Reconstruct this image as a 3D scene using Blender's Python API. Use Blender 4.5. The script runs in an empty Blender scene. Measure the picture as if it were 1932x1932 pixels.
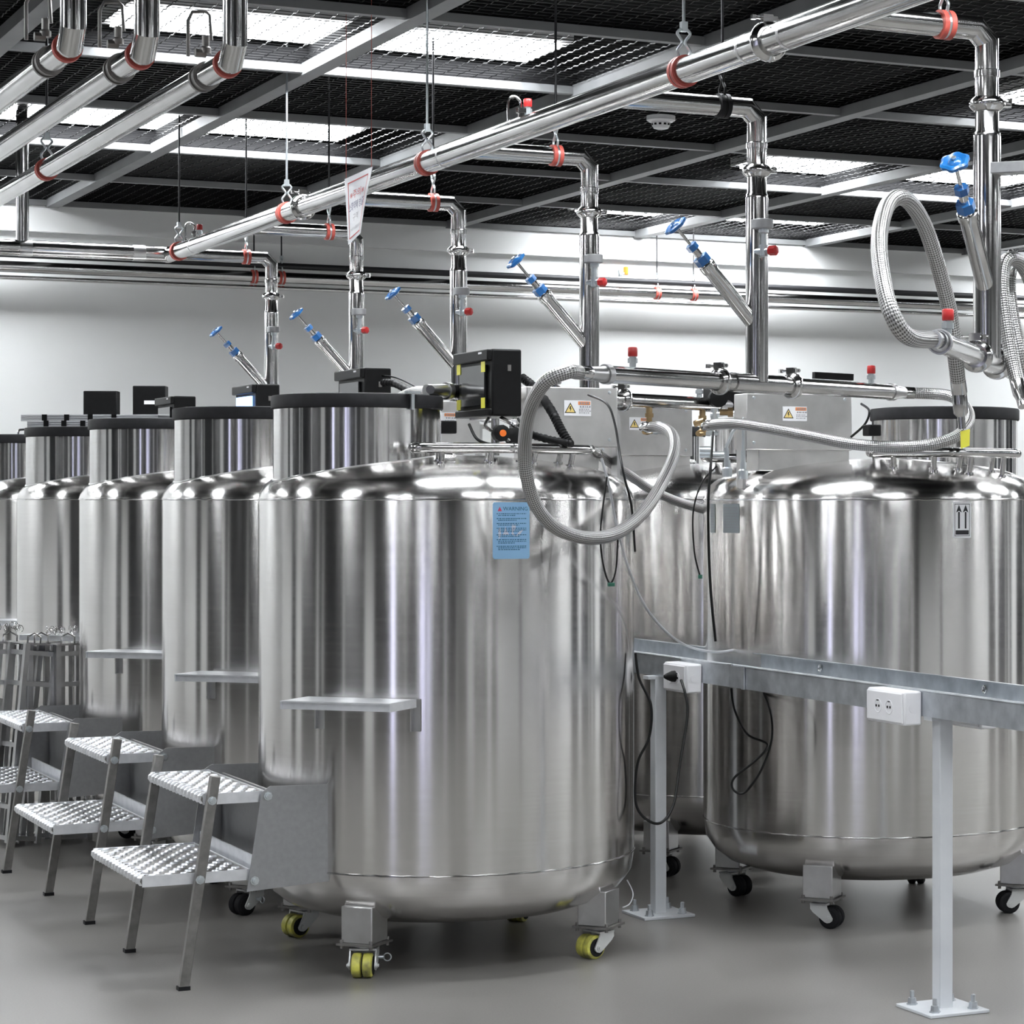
import bpy, math, random
from mathutils import Vector, Matrix
random.seed(4)
S = bpy.context.scene
COL = S.collection
TH = math.atan(2395/4700); CT, ST = math.cos(TH), math.sin(TH)
EYE = 1.5; F = 4700.0; CX, CY = 1420.0, 941.0      # the picture is cut from the left of a wider view
KZ = 4700/4130; SH = 454/4130

# ------------------------------------------------------------------ camera
cam = bpy.data.objects.new('camera', bpy.data.cameras.new('camera')); COL.objects.link(cam)
cam.location = (0, 0, EYE); cam.rotation_euler = (math.pi/2, 0, -TH)
cam.data.sensor_width = 36; cam.data.lens = F/1932*36
cam.data.shift_x = -454/1932; cam.data.shift_y = -25/1932
cam.data.clip_end = 100
S.camera = cam
# ------------------------------------------------------------------ world, exposure
w = bpy.data.worlds.new('world'); S.world = w; w.use_nodes = True
w.node_tree.nodes['Background'].inputs[0].default_value = (.6, .65, .7, 1)
w.node_tree.nodes['Background'].inputs[1].default_value = .05
S.view_settings.view_transform = 'Standard'; S.view_settings.look = 'None'
S.view_settings.gamma = 1; S.view_settings.use_curve_mapping = False
S.view_settings.exposure = 0.85
LAMP = 22.0          # emission of the ceiling fixtures
CEIL = 3.30

def cn(X, Z, h=0):
    """ground coordinates square to the viewing direction (right, forward, above eye) to room coordinates"""
    return Vector((CT*X+ST*Z, -ST*X+CT*Z, EYE+h))
def cw(X, Z, h=0):
    """the same from a survey taken with a slightly different viewing direction and scale"""
    return cn(X-SH*Z, KZ*Z, h)
def at(px, py, Z):
    Z *= KZ; return cn((px-CX)/F*Z, Z, (CY-py)/F*Z)

# ------------------------------------------------------------------ materials
def mat(name, col, rough=.5, metal=0, emit=None, es=0, aniso=0, spec=None, coat=0):
    m = bpy.data.materials.new(name); m.use_nodes = True
    b = m.node_tree.nodes['Principled BSDF']
    b.inputs['Base Color'].default_value = (*col, 1)
    b.inputs['Roughness'].default_value = rough
    b.inputs['Metallic'].default_value = metal
    if spec is not None: b.inputs['Specular IOR Level'].default_value = spec
    if emit: b.inputs['Emission Color'].default_value = (*emit, 1); b.inputs['Emission Strength'].default_value = es
    if coat: b.inputs['Coat Weight'].default_value = coat
    return m
def nd(m, t, **kw):
    n = m.node_tree.nodes.new(t)
    for k, v in kw.items(): setattr(n, k, v)
    return n
def lk(m, a, b): m.node_tree.links.new(a, b)
def bsdf(m): return m.node_tree.nodes['Principled BSDF']
def noise_var(m, scale, c0, c1, sc=(1,1,1), rough=None, bump=0, detail=4, coord='Object'):
    tc = nd(m, 'ShaderNodeTexCoord'); mp = nd(m, 'ShaderNodeMapping'); mp.inputs['Scale'].default_value = sc
    n = nd(m, 'ShaderNodeTexNoise'); n.inputs['Scale'].default_value = scale; n.inputs['Detail'].default_value = detail
    lk(m, tc.outputs[coord], mp.inputs[0]); lk(m, mp.outputs[0], n.inputs['Vector'])
    r = nd(m, 'ShaderNodeValToRGB'); r.color_ramp.elements[0].position = .3; r.color_ramp.elements[1].position = .7
    r.color_ramp.elements[0].color = (*c0, 1); r.color_ramp.elements[1].color = (*c1, 1)
    lk(m, n.outputs['Fac'], r.inputs[0]); lk(m, r.outputs[0], bsdf(m).inputs['Base Color'])
    if rough:
        mr = nd(m, 'ShaderNodeMapRange'); mr.inputs['To Min'].default_value = rough[0]; mr.inputs['To Max'].default_value = rough[1]
        lk(m, n.outputs['Fac'], mr.inputs[0]); lk(m, mr.outputs[0], bsdf(m).inputs['Roughness'])
    if bump:
        b = nd(m, 'ShaderNodeBump'); b.inputs['Strength'].default_value = bump; b.inputs['Distance'].default_value = .002
        lk(m, n.outputs['Fac'], b.inputs['Height']); lk(m, b.outputs[0], bsdf(m).inputs['Normal'])
    return m
M = {}
# brushed tank steel: brushing runs round the tank, so highlights stretch up and down
def brushed(name, rough, aniso, c0, c1):
    m = noise_var(mat(name, (.6,.59,.57), rough, 1), 1.0, c0, c1, (3, 3, 120), rough=(rough*.85, rough*1.15), bump=0)
    b = bsdf(m); b.inputs['Anisotropic'].default_value = aniso; b.inputs['Anisotropic Rotation'].default_value = .25
    t = nd(m, 'ShaderNodeTangent'); t.direction_type = 'RADIAL'; t.axis = 'Z'
    lk(m, t.outputs[0], b.inputs['Tangent'])
    return m
M['brushed'] = brushed('brushed_steel', .18, .93, (.68,.665,.65), (.72,.705,.69))
M['neck'] = brushed('neck_steel', .15, .90, (.60,.59,.58), (.64,.635,.63))
M['steel'] = noise_var(mat('polished_steel', (.7,.7,.7), .12, 1), 6, (.52,.515,.505), (.62,.615,.61), (1,1,1), rough=(.10,.2))
M['satin'] = noise_var(mat('satin_steel', (.6,.6,.6), .3, 1), 12, (.52,.52,.52), (.64,.64,.64), rough=(.28,.38))
M['box_steel'] = noise_var(mat('cabinet_steel', (.6,.6,.6), .35, 1), 14, (.60,.595,.585), (.70,.69,.68), rough=(.3,.42))
M['alu'] = noise_var(mat('tread_aluminium', (.85,.86,.88), .3, .7), 20, (.74,.76,.79), (.9,.91,.94), rough=(.25,.4))
M['leg'] = noise_var(mat('leg_steel', (.33,.32,.31), .4, .8), 30, (.20,.193,.185), (.28,.27,.26), rough=(.35,.5))
M['panel'] = noise_var(mat('grey_plate', (.4,.41,.42), .45, .5), 60, (.30,.303,.308), (.34,.343,.348), rough=(.4,.5))
M['galv'] = noise_var(mat('galvanised', (.5,.52,.55), .35, .85), 18, (.42,.45,.48), (.62,.65,.68), (1,1,1), rough=(.25,.5))
M['zinc'] = mat('zinc_hardware', (.62,.66,.68), .3, .9)
M['black'] = noise_var(mat('black_plastic', (.004,.004,.004), .5, spec=.22), 40, (.0030,.0030,.0032), (.0048,.0048,.0052))
M['rubber'] = noise_var(mat('black_rubber', (.01,.01,.011), .65, spec=.25), 30, (.007,.007,.008), (.013,.013,.015))
M['rod_dark'] = mat('dark_threaded_rod', (.025,.025,.028), .5, .3)
M['red_rubber'] = noise_var(mat('red_clamp_rubber', (.45,.08,.06), .5), 25, (.42,.06,.045), (.62,.13,.10))
M['red'] = mat('red_cap', (.42,.02,.02), .35)
M['blue'] = noise_var(mat('blue_paint', (.01,.10,.32), .3, 0, coat=.4), 10, (.008,.09,.30), (.012,.15,.42))
M['white'] = noise_var(mat('white_plastic', (.82,.82,.84), .35), 8, (.80,.80,.82), (.86,.86,.88))
M['post'] = noise_var(mat('white_painted_post', (.62,.64,.66), .4), 8, (.58,.60,.63), (.66,.68,.70))
M['castor'] = mat('castor_housing', (.62,.63,.62), .35, .3)
M['yellow'] = noise_var(mat('yellow_polyurethane', (.62,.60,.06), .45), 25, (.16,.15,.07), (.72,.70,.12), detail=6)
M['tape'] = mat('yellow_tape', (.80,.76,.08), .5)
M['brass'] = noise_var(mat('brass_fitting', (.45,.32,.16), .3, 1), 20, (.36,.25,.13), (.55,.40,.22))
M['orange'] = mat('orange_knob', (.85,.18,.02), .4)
M['ceil_black'] = mat('black_plenum', (.006,.006,.0065), .9, spec=.1)
M['mesh'] = mat('black_wire', (.003,.003,.0034), .35, 0, spec=.22)
M['beam'] = noise_var(mat('grey_ceiling_frame', (.36,.37,.38), .5, 0), 5, (.17,.175,.18), (.21,.215,.22))
M['lamp'] = mat('lamp_panel', (1,1,1), .5, emit=(.94,.97,1), es=LAMP)
M['lamp_case'] = mat('lamp_case', (.5,.5,.5), .5)
M['wall'] = noise_var(mat('painted_wall', (.6,.61,.61), .5), 1.2, (.80,.81,.805), (.84,.85,.845))
M['paper'] = mat('laminated_paper', (.88,.88,.92), .25)
M['txt_red'] = mat('red_print', (.62,.07,.07), .5)
M['txt_blue'] = mat('navy_print', (.03,.03,.16), .5)
M['label_blue'] = mat('blue_label', (.32,.58,.86), .35)
M['print_blue'] = mat('blue_print', (.02,.13,.28), .5)
M['print_black'] = mat('black_print', (.01,.01,.012), .5)
M['print_grey'] = mat('grey_print', (.28,.28,.30), .5)
M['pink'] = mat('pink_print', (.75,.10,.2), .5)
M['pale'] = mat('pale_print', (.72,.74,.86), .5)
M['orange_print'] = mat('orange_print', (.75,.25,.08), .5)
M['amber'] = mat('amber_print', (.80,.62,.22), .5)
M['plate'] = mat('nameplate_metal', (.30,.34,.36), .35, .6)
M['screen_dark'] = mat('dark_screen_film', (.02,.021,.022), .16)
M['screen_lit'] = mat('lit_screen', (.05,.1,.4), .3, emit=(.22,.45,1), es=2.6)
M['clear'] = mat('clear_tube', (.75,.76,.78), .12, .25)
M['cable'] = mat('black_cable', (.003,.003,.003), .4, spec=.3)
M['cable_grey'] = mat('grey_cable', (.52,.53,.55), .35)
M['green'] = mat('green_connector', (.02,.12,.08), .5)
M['detector'] = mat('detector_plastic', (.75,.75,.76), .4)
# floor: grey seamless resin with fine mottling and slight sheen
m = mat('resin_floor', (.2,.2,.2), .3); M['floor'] = m
tc = nd(m,'ShaderNodeTexCoord'); n1 = nd(m,'ShaderNodeTexNoise'); n1.inputs['Scale'].default_value = 1.3; n1.inputs['Detail'].default_value = 5
n2 = nd(m,'ShaderNodeTexNoise'); n2.inputs['Scale'].default_value = 160; n2.inputs['Detail'].default_value = 3
lk(m, tc.outputs['Object'], n1.inputs['Vector']); lk(m, tc.outputs['Object'], n2.inputs['Vector'])
ad = nd(m,'ShaderNodeMath', operation='MULTIPLY_ADD'); ad.inputs[1].default_value = .35; lk(m, n2.outputs['Fac'], ad.inputs[0]); 
hf = nd(m,'ShaderNodeMath', operation='MULTIPLY'); hf.inputs[1].default_value = .65; lk(m, n1.outputs['Fac'], hf.inputs[0]); lk(m, hf.outputs[0], ad.inputs[2])
r = nd(m,'ShaderNodeValToRGB'); r.color_ramp.elements[0].position=.35; r.color_ramp.elements[1].position=.65
r.color_ramp.elements[0].color=(.165,.158,.148,1); r.color_ramp.elements[1].color=(.235,.226,.212,1)
lk(m, ad.outputs[0], r.inputs[0]); lk(m, r.outputs[0], bsdf(m).inputs['Base Color'])
mr = nd(m,'ShaderNodeMapRange'); mr.inputs['To Min'].default_value=.22; mr.inputs['To Max'].default_value=.42
lk(m, n1.outputs['Fac'], mr.inputs[0]); lk(m, mr.outputs[0], bsdf(m).inputs['Roughness'])
bp = nd(m,'ShaderNodeBump'); bp.inputs['Strength'].default_value=.25; bp.inputs['Distance'].default_value=.001
lk(m, n2.outputs['Fac'], bp.inputs['Height']); lk(m, bp.outputs[0], bsdf(m).inputs['Normal'])
# braided hose: crossed strands laid out along the tube's own length
m = mat('braided_steel', (.5,.5,.5), .32, .9); M['braid'] = m
uv = nd(m,'ShaderNodeUVMap'); sp = nd(m,'ShaderNodeSeparateXYZ'); lk(m, uv.outputs[0], sp.inputs[0])
def wave(sign):
    a = nd(m,'ShaderNodeMath', operation='MULTIPLY'); a.inputs[1].default_value = 10*2*math.pi; lk(m, sp.outputs[0], a.inputs[0])
    b = nd(m,'ShaderNodeMath', operation='MULTIPLY_ADD'); b.inputs[1].default_value = sign*75*2*math.pi; lk(m, sp.outputs[1], b.inputs[0]); lk(m, a.outputs[0], b.inputs[2])
    c = nd(m,'ShaderNodeMath', operation='SINE'); lk(m, b.outputs[0], c.inputs[0]); return c
wa, wb = wave(1), wave(-1)
mx = nd(m,'ShaderNodeMath', operation='MULTIPLY'); lk(m, wa.outputs[0], mx.inputs[0]); lk(m, wb.outputs[0], mx.inputs[1])
r = nd(m,'ShaderNodeValToRGB'); r.color_ramp.elements[0].position=.25; r.color_ramp.elements[1].position=.6
r.color_ramp.elements[0].color=(.13,.127,.122,1); r.color_ramp.elements[1].color=(.56,.555,.55,1)
mm = nd(m,'ShaderNodeMapRange'); mm.inputs['From Min'].default_value=-1; lk(m, mx.outputs[0], mm.inputs[0]); lk(m, mm.outputs[0], r.inputs[0])
lk(m, r.outputs[0], bsdf(m).inputs['Base Color'])
bp = nd(m,'ShaderNodeBump'); bp.inputs['Strength'].default_value=.6; bp.inputs['Distance'].default_value=.002
lk(m, mm.outputs[0], bp.inputs['Height']); lk(m, bp.outputs[0], bsdf(m).inputs['Normal'])

# ------------------------------------------------------------------ mesh builder
class MB:
    def __init__(s): s.v=[]; s.f=[]; s.uv={}; s.fl=[]
    def add(s, vs, fs, flat=False):
        b = len(s.v); s.v += [Vector(p) for p in vs]
        for f in fs: s.f.append([i+b for i in f]); s.fl.append(flat)
        return s
    def box(s, c, d, rz=0, mtx=None, taper=None):
        x,y,z = d[0]/2, d[1]/2, d[2]/2
        vs = [Vector((a*x, b*y, e*z)) for e in (-1,1) for b in (-1,1) for a in (-1,1)]
        R = mtx or Matrix.Rotation(rz, 3, 'Z')
        vs = [R@v+Vector(c) for v in vs]
        return s.add(vs, [(0,2,3,1),(4,5,7,6),(0,1,5,4),(2,6,7,3),(0,4,6,2),(1,3,7,5)], True)
    def bar(s, p0, p1, w, h, up=(0,0,1)):
        p0, p1 = Vector(p0), Vector(p1); d = (p1-p0); L = d.length; d.normalize()
        u = Vector(up); sd = d.cross(u)
        if sd.length < 1e-4: sd = d.cross(Vector((1,0,0)))
        sd.normalize(); u = sd.cross(d)
        R = Matrix((sd, d, u)).transposed()
        return s.box((p0+p1)/2, (w, L, h), mtx=R)
    def rings(s, rings, closed=False, cap=True, uvs=None):
        n = len(rings[0]); b = len(s.v); k = len(rings)
        for r in rings: s.v += r
        for i in range(k if closed else k-1):
            for j in range(n):
                a0 = b+i*n+j; a1 = b+i*n+(j+1)%n; c0 = b+((i+1)%k)*n+j; c1 = b+((i+1)%k)*n+(j+1)%n
                if uvs: s.uv[len(s.f)] = [(j/n, uvs[i]), ((j+1)/n, uvs[i]), ((j+1)/n, uvs[(i+1)%k]), (j/n, uvs[(i+1)%k])]
                s.f.append([a0,a1,c1,c0]); s.fl.append(False)
        if cap and not closed:
            s.f.append([b+j for j in range(n)][::-1]); s.fl.append(True)
            s.f.append([b+(k-1)*n+j for j in range(n)]); s.fl.append(True)
        return s
    def cyl(s, p0, p1, r, n=20, r1=None, cap=True):
        p0, p1 = Vector(p0), Vector(p1); d = (p1-p0).normalized()
        a = d.orthogonal().normalized(); b = d.cross(a); r1 = r if r1 is None else r1
        ring = lambda p, q: [p+a*(q*math.cos(t))+b*(q*math.sin(t)) for t in (2*math.pi*i/n for i in range(n))]
        return s.rings([ring(p0,r), ring(p1,r1)], cap=cap)
    def prof(s, p0, d, prof, n=24):
        """turned shape along direction d: prof = [(dist, radius)...]; doubled points keep edges crisp"""
        p0 = Vector(p0); d = Vector(d).normalized(); a = d.orthogonal().normalized(); b = d.cross(a)
        R = []
        for t, q in prof:
            q = max(q, 1e-5); R.append([p0+d*t+a*(q*math.cos(u))+b*(q*math.sin(u)) for u in (2*math.pi*i/n for i in range(n))])
        return s.rings(R)
    def tube(s, pts, r, n=12, closed=False):
        pts = [Vector(p) for p in pts]; k = len(pts); rs = []; L = 0; uvs = []
        prev = None
        for i, p in enumerate(pts):
            if closed: d = pts[(i+1)%k]-pts[i-1]
            else: d = pts[min(i+1,k-1)]-pts[max(i-1,0)]
            d.normalize()
            a = d.orthogonal().normalized() if prev is None else (prev-d*prev.dot(d)).normalized()
            prev = a; b = d.cross(a)
            if i: L += (p-pts[i-1]).length
            uvs.append(L)
            q = r(i/(k-1)) if callable(r) else r
            rs.append([p+a*(q*math.cos(t))+b*(q*math.sin(t)) for t in (2*math.pi*j/n for j in range(n))])
        return s.rings(rs, closed=closed, uvs=uvs)
    def prism(s, poly, h, o, ax, ay, az):
        """polygon in the ax, ay plane extruded by h along az"""
        o, ax, ay, az = map(Vector, (o, ax, ay, az)); n = len(poly)
        vs = [o+ax*x+ay*y for x,y in poly]+[o+ax*x+ay*y+az*h for x,y in poly]
        fs = [list(range(n))[::-1], list(range(n,2*n))]+[(i,(i+1)%n,n+(i+1)%n,n+i) for i in range(n)]
        return s.add(vs, fs, True)
    def build(s, name, m, parent=None, w=False, bevel=0, smooth=True, origin=None, sharp=40):
        me = bpy.data.meshes.new(name)
        off = Vector((0,0,0))
        if w and parent is not None:
            q = parent
            while q: off += q.location; q = q.parent
        if origin is not None: off += Vector(origin)
        me.from_pydata([tuple(p-off) for p in s.v], [], s.f)
        if s.uv:
            ul = me.uv_layers.new(name='UVMap')
            for pl in me.polygons:
                if pl.index in s.uv:
                    for li, c in zip(pl.loop_indices, s.uv[pl.index]): ul.data[li].uv = c
        me.validate(); 
        mt = M[m] if isinstance(m, str) else m
        me.materials.append(mt)
        if smooth and len(s.fl) == len(me.polygons):
            me.polygons.foreach_set('use_smooth', [not x for x in s.fl])
            me.set_sharp_from_angle(angle=math.radians(sharp))
        o = bpy.data.objects.new(name, me); COL.objects.link(o)
        if origin is not None: o.location = origin
        if parent is not None: o.parent = parent
        if bevel:
            bm = o.modifiers.new('bevel','BEVEL'); bm.width = bevel; bm.segments = 2; bm.limit_method='ANGLE'
        return o
def tag(o, label=None, cat=None, group=None, kind=None):
    if label: o['label']=label
    if cat: o['category']=cat
    if group: o['group']=group
    if kind: o['kind']=kind
    return o
def thing(name, label, cat, loc=(0,0,0), rz=0, group=None, kind=None):
    o = bpy.data.objects.new(name, None); COL.objects.link(o); o.location = loc; o.rotation_euler=(0,0,rz)
    o.empty_display_size=.1
    return tag(o, label, cat, group, kind)
def copy_tree(o, parent=None):
    c = o.copy(); COL.objects.link(c)
    if parent: c.parent = parent
    for ch in list(o.children): copy_tree(ch, c)
    return c
def spline(pts, sub=8, closed=False):
    pts = [Vector(p) for p in pts]; out=[]; n=len(pts)
    for i in range(n if closed else n-1):
        if closed: p0,p1,p2,p3 = pts[i-1],pts[i],pts[(i+1)%n],pts[(i+2)%n]
        else: p0,p1,p2,p3 = pts[max(i-1,0)],pts[i],pts[i+1],pts[min(i+2,n-1)]
        for k in range(sub):
            t=k/sub
            out.append(.5*((2*p1)+(p2-p0)*t+(2*p0-5*p1+4*p2-p3)*t*t+(3*p1-p0-3*p2+p3)*t**3))
    if not closed: out.append(pts[-1])
    return out
def text_mb(body, size, depth=.0004, extrude=True):
    cu = bpy.data.curves.new('t','FONT'); cu.body = body; cu.size = size; cu.align_x='CENTER'; cu.align_y='CENTER'
    cu.resolution_u = 2
    o = bpy.data.objects.new('t', cu); COL.objects.link(o)
    dg = bpy.context.evaluated_depsgraph_get(); me = bpy.data.meshes.new_from_object(o.evaluated_get(dg))
    vs = [v.co.copy() for v in me.vertices]; fs = [list(p.vertices) for p in me.polygons]
    bpy.data.objects.remove(o); bpy.data.curves.remove(cu); bpy.data.meshes.remove(me)
    return vs, fs
def rrect(w,h,r,n=4):
    p=[]
    for cx,cy,a in ((w/2-r,h/2-r,0),(-w/2+r,h/2-r,90),(-w/2+r,-h/2+r,180),(w/2-r,-h/2+r,270)):
        for i in range(n+1):
            t=math.radians(a+90*i/n); p.append((cx+r*math.cos(t), cy+r*math.sin(t)))
    return p

#@@ROOM
# ------------------------------------------------------------------ room
X0, X1, Y0, Y1 = -4.6, 13.2, -5.0, 15.58
tag(MB().box(((X0+X1)/2,(Y0+Y1)/2,-.05),(X1-X0,Y1-Y0,.1)).build('floor','floor'),'smooth grey seamless resin floor under the tanks','floor',kind='structure')
def wall(name, c, d, lab):
    return tag(MB().box(c,d).build(name,'wall'), lab, 'wall', kind='structure')
wall('wall_back',((X0+X1)/2,Y1+.05,CEIL/2),(X1-X0+.2,.1,CEIL),'pale grey painted back wall behind the tank rows')
wall('wall_left',(X0-.05,(Y0+Y1)/2,CEIL/2),(.1,Y1-Y0,CEIL),'pale grey side wall out of view on the left')
wall('wall_right',(X1+.05,(Y0+Y1)/2,CEIL/2),(.1,Y1-Y0,CEIL),'pale grey side wall out of view on the right')
wall('wall_front',((X0+X1)/2,Y0-.05,CEIL/2),(X1-X0+.2,.1,CEIL),'pale grey wall behind the viewpoint')
# added unseen dark and glowing panels that put stripes and tint into steel reflections
M['dark_glass'] = mat('dark_glass', (.02,.022,.025), .12)
M['dark_door'] = mat('dark_door', (.06,.055,.05), .45)
M['cool_window'] = mat('cool_window', (.5,.5,.7), .4, emit=(.72,.73,1.0), es=1.5)  # added glow that tints the steel, not a daylight source
rng=random.Random(11)
k=0
def wpanel(x,y,wd,hh,m,ax):
    global k
    k+=1
    d=(.03,wd,hh) if ax=='y' else (wd,.03,hh)
    nm=('window_%d' if m!='dark_door' else 'door_%d')%k
    tag(MB().box((x,y,hh/2+.02),d).build(nm,m),{'dark_glass':'dark floor to ceiling glass pane in a wall out of view','dark_door':'dark door leaf in a wall out of view','cool_window':'narrow window with cool daylight out of view'}[m],'window' if m!='dark_door' else 'door',kind='structure')
for ax,x,a0,a1 in (('y',X0+.03,-4.6,13.0),('x',Y0+.03,-4.2,4.4),('x',Y0+.03,8.2,8.5),('y',X1-.03,1.5,12.0)):
    u=a0
    while u<a1:
        wd=rng.choice((.35,.5,.8,1.3,1.8)); mm_=rng.choice(('dark_glass','dark_glass','dark_door','dark_glass','cool_window')); 
        if mm_=='cool_window': wd=.3
        c=u+wd/2
        if ax=='y': wpanel(x,c,wd,3.1 if mm_!='dark_door' else 2.3,mm_,ax)
        else: wpanel(c,x,wd,3.1 if mm_!='dark_door' else 2.3,mm_,ax)
        u+=wd+rng.choice((.15,.25,.5,.9))
tag(MB().box(((X0+X1)/2,Y1-.03,CEIL-.17/2),(X1-X0,.06,.17)).build('trim_1','wall'),'pale bulkhead band along the top of the back wall','trim',kind='structure')
ceil = thing('ceiling','black open wire mesh ceiling in a grey metal grid','ceiling',(0,0,CEIL),kind='structure')
# black space above the mesh
b = MB(); b.box(((X0+X1)/2,(Y0+Y1)/2,4.25),(X1-X0+.2,Y1-Y0+.2,.1))
for c,d in ((((X0+X1)/2,Y1+.05,3.8),(X1-X0+.2,.1,.95)),(((X0+X1)/2,Y0-.05,3.8),(X1-X0+.2,.1,.95)),((X0-.05,(Y0+Y1)/2,3.8),(.1,Y1-Y0,.95)),((X1+.05,(Y0+Y1)/2,3.8),(.1,Y1-Y0,.95))): b.box(c,d)
b.build('plenum','ceil_black',ceil,w=True)
BX = [-4.55+1.3*0]; 
BX = [x for x in (-4.72,-3.41,-2.1,-.79,.52,1.82,3.10,4.33,5.68,7.03,8.35,9.66,10.97,12.28) if x>X0]
BY = [8.86+1.33*i for i in range(-10,6)]; BY=[y for y in BY if y>Y0 and y<Y1]
for x in BX:
    MB().box((x,(Y0+Y1)/2,CEIL+.004),(.075,Y1-Y0,.05)).build('grid_beam','beam',ceil,w=True)
    MB().box((x,(Y0+Y1)/2,CEIL+.065),(.03,Y1-Y0,.07)).build('beam_web','ceil_black',ceil,w=True)  # black strip added to block grazing lamp light toward the wall top
for y in BY:
    MB().box(((X0+X1)/2,y,CEIL+.006),(X1-X0,.042,.034)).build('cross_beam','beam',ceil,w=True)
    MB().box(((X0+X1)/2,y,CEIL+.058),(X1-X0,.02,.07)).build('beam_web','ceil_black',ceil,w=True)  # same added light baffle above the cross beam
# one crimped wire panel, repeated over the grid cells
def panel_mesh(wx, wy):
    b = MB()
    def wire(p, q, ph, amp=.0028, t=.0019):
        n = max(2,int((q-p).length/.035)); d=(q-p)/n; side=Vector((d.y,-d.x,0)).normalized()*t
        R=[]
        for i in range(n+1):
            c = p+d*i+Vector((0,0,amp*(1 if (i+ph)%2 else -1)))
            R.append([c+side+Vector((0,0,t)),c-side+Vector((0,0,t)),c-side-Vector((0,0,t)),c+side-Vector((0,0,t))])
        b.rings(R,cap=False)
    nx = round(wx/.076); ny=round(wy/.056)
    for i in range(nx): x=-wx/2+(i+.5)*wx/nx; wire(Vector((x,-wy/2,0)),Vector((x,wy/2,0)),i)
    for j in range(ny): y=-wy/2+(j+.5)*wy/ny; wire(Vector((-wx/2,y,0)),Vector((wx/2,y,0)),j+1,.0004,.0013)
    return b
proto = panel_mesh(1.24,1.29).build('mesh_panel','mesh',ceil,smooth=False)
proto.location=(0,0,0); first=True
bx = [X0]+BX+[X1]; by=[Y0]+BY+[Y1]
for i in range(len(bx)-1):
    for j in range(len(by)-1):
        cx,cy=(bx[i]+bx[i+1])/2,(by[j]+by[j+1])/2; sx,sy=(bx[i+1]-bx[i]-.06)/1.24,(by[j+1]-by[j]-.03)/1.29
        if sx<.1 or sy<.1: continue
        vis = cy>4.8 and .18*cy-1.4<cx<.66*cy+1.5      # only the cells the view or its reflections can reach
        if not vis: continue
        o = proto if first else proto.copy()
        if not first: COL.objects.link(o)
        first=False
        o.location=(cx,cy,.03); o.scale=(sx,sy,1)
# light fixtures above the mesh
lp = thing('ceiling_light','long white fluorescent fixture above the wire mesh','light',(0,0,0),group='fluorescent fixtures above the mesh')
b = MB().box((0,0,.035),(1.86,.52,.05)); b.build('housing','lamp_case',lp)
MB().box((0,0,0),(1.80,.40,.015)).build('diffuser','lamp',lp)
names = {(3.15,9.92):'bright fixture split by the wide beam beside the sign strings',(3.15,12.62):'bright fixture behind the three left pipes, second row back',
 (7.35,12.62):'bright fixture behind the upright riser with clamp, right half',(7.35,15.05):'thin bright fixture just above the back wall, right half',(7.35,9.92):'fixture showing at the far right edge by the tall riser',(3.15,15.05):'fixture nearest the back wall above the left pipes'}
k=0
for x in (-1.05,3.15,7.35,11.0):  # outer columns are unseen, added to light the left and the right wall
    for y in (-.75,1.9,4.6,7.25,9.92,12.62,15.05):
        if x==3.15 and y>14: x=1.8
        o = lp if k==0 else copy_tree(lp); k+=1
        o.location=(x,y,CEIL+.11)
        o['label']=names.get((x,y),'fluorescent fixture above the mesh outside the view')
#@@TANKS
# ------------------------------------------------------------------ cryogenic tanks
R = .625
def dome_z(r):
    pr=PROF_TOP
    for (a,za),(b_,zb) in zip(pr,pr[1:]):
        if b_<=r<=a: return za+(zb-za)*(a-r)/(a-b_)
    return 1.5
PROF_TOP=[(R,1.5),(.620,1.52),(.603,1.548),(.575,1.571),(.53,1.589),(.48,1.603),(.4,1.617),(.3,1.631),(.18,1.642),(.0,1.648)]
PROF_BOT=[(0,.125),(.2,.128),(.35,.138),(.46,.156),(.54,.182),(.588,.22),(.617,.265),(R,.324)]
def lathe(prof,n=96,c=(0,0,0)):
    b=MB(); Rr=[]
    for r_,z in prof:
        r_=max(r_,1e-4); Rr.append([Vector((c[0]+r_*math.cos(2*math.pi*i/n),c[1]+r_*math.sin(2*math.pi*i/n),c[2]+z)) for i in range(n)])
    b.rings(Rr); return b
def pol(a,r,z=0): return Vector((r*math.cos(math.radians(a)),r*math.sin(math.radians(a)),z))
C1=cn(-1.023,8.36)
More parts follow.
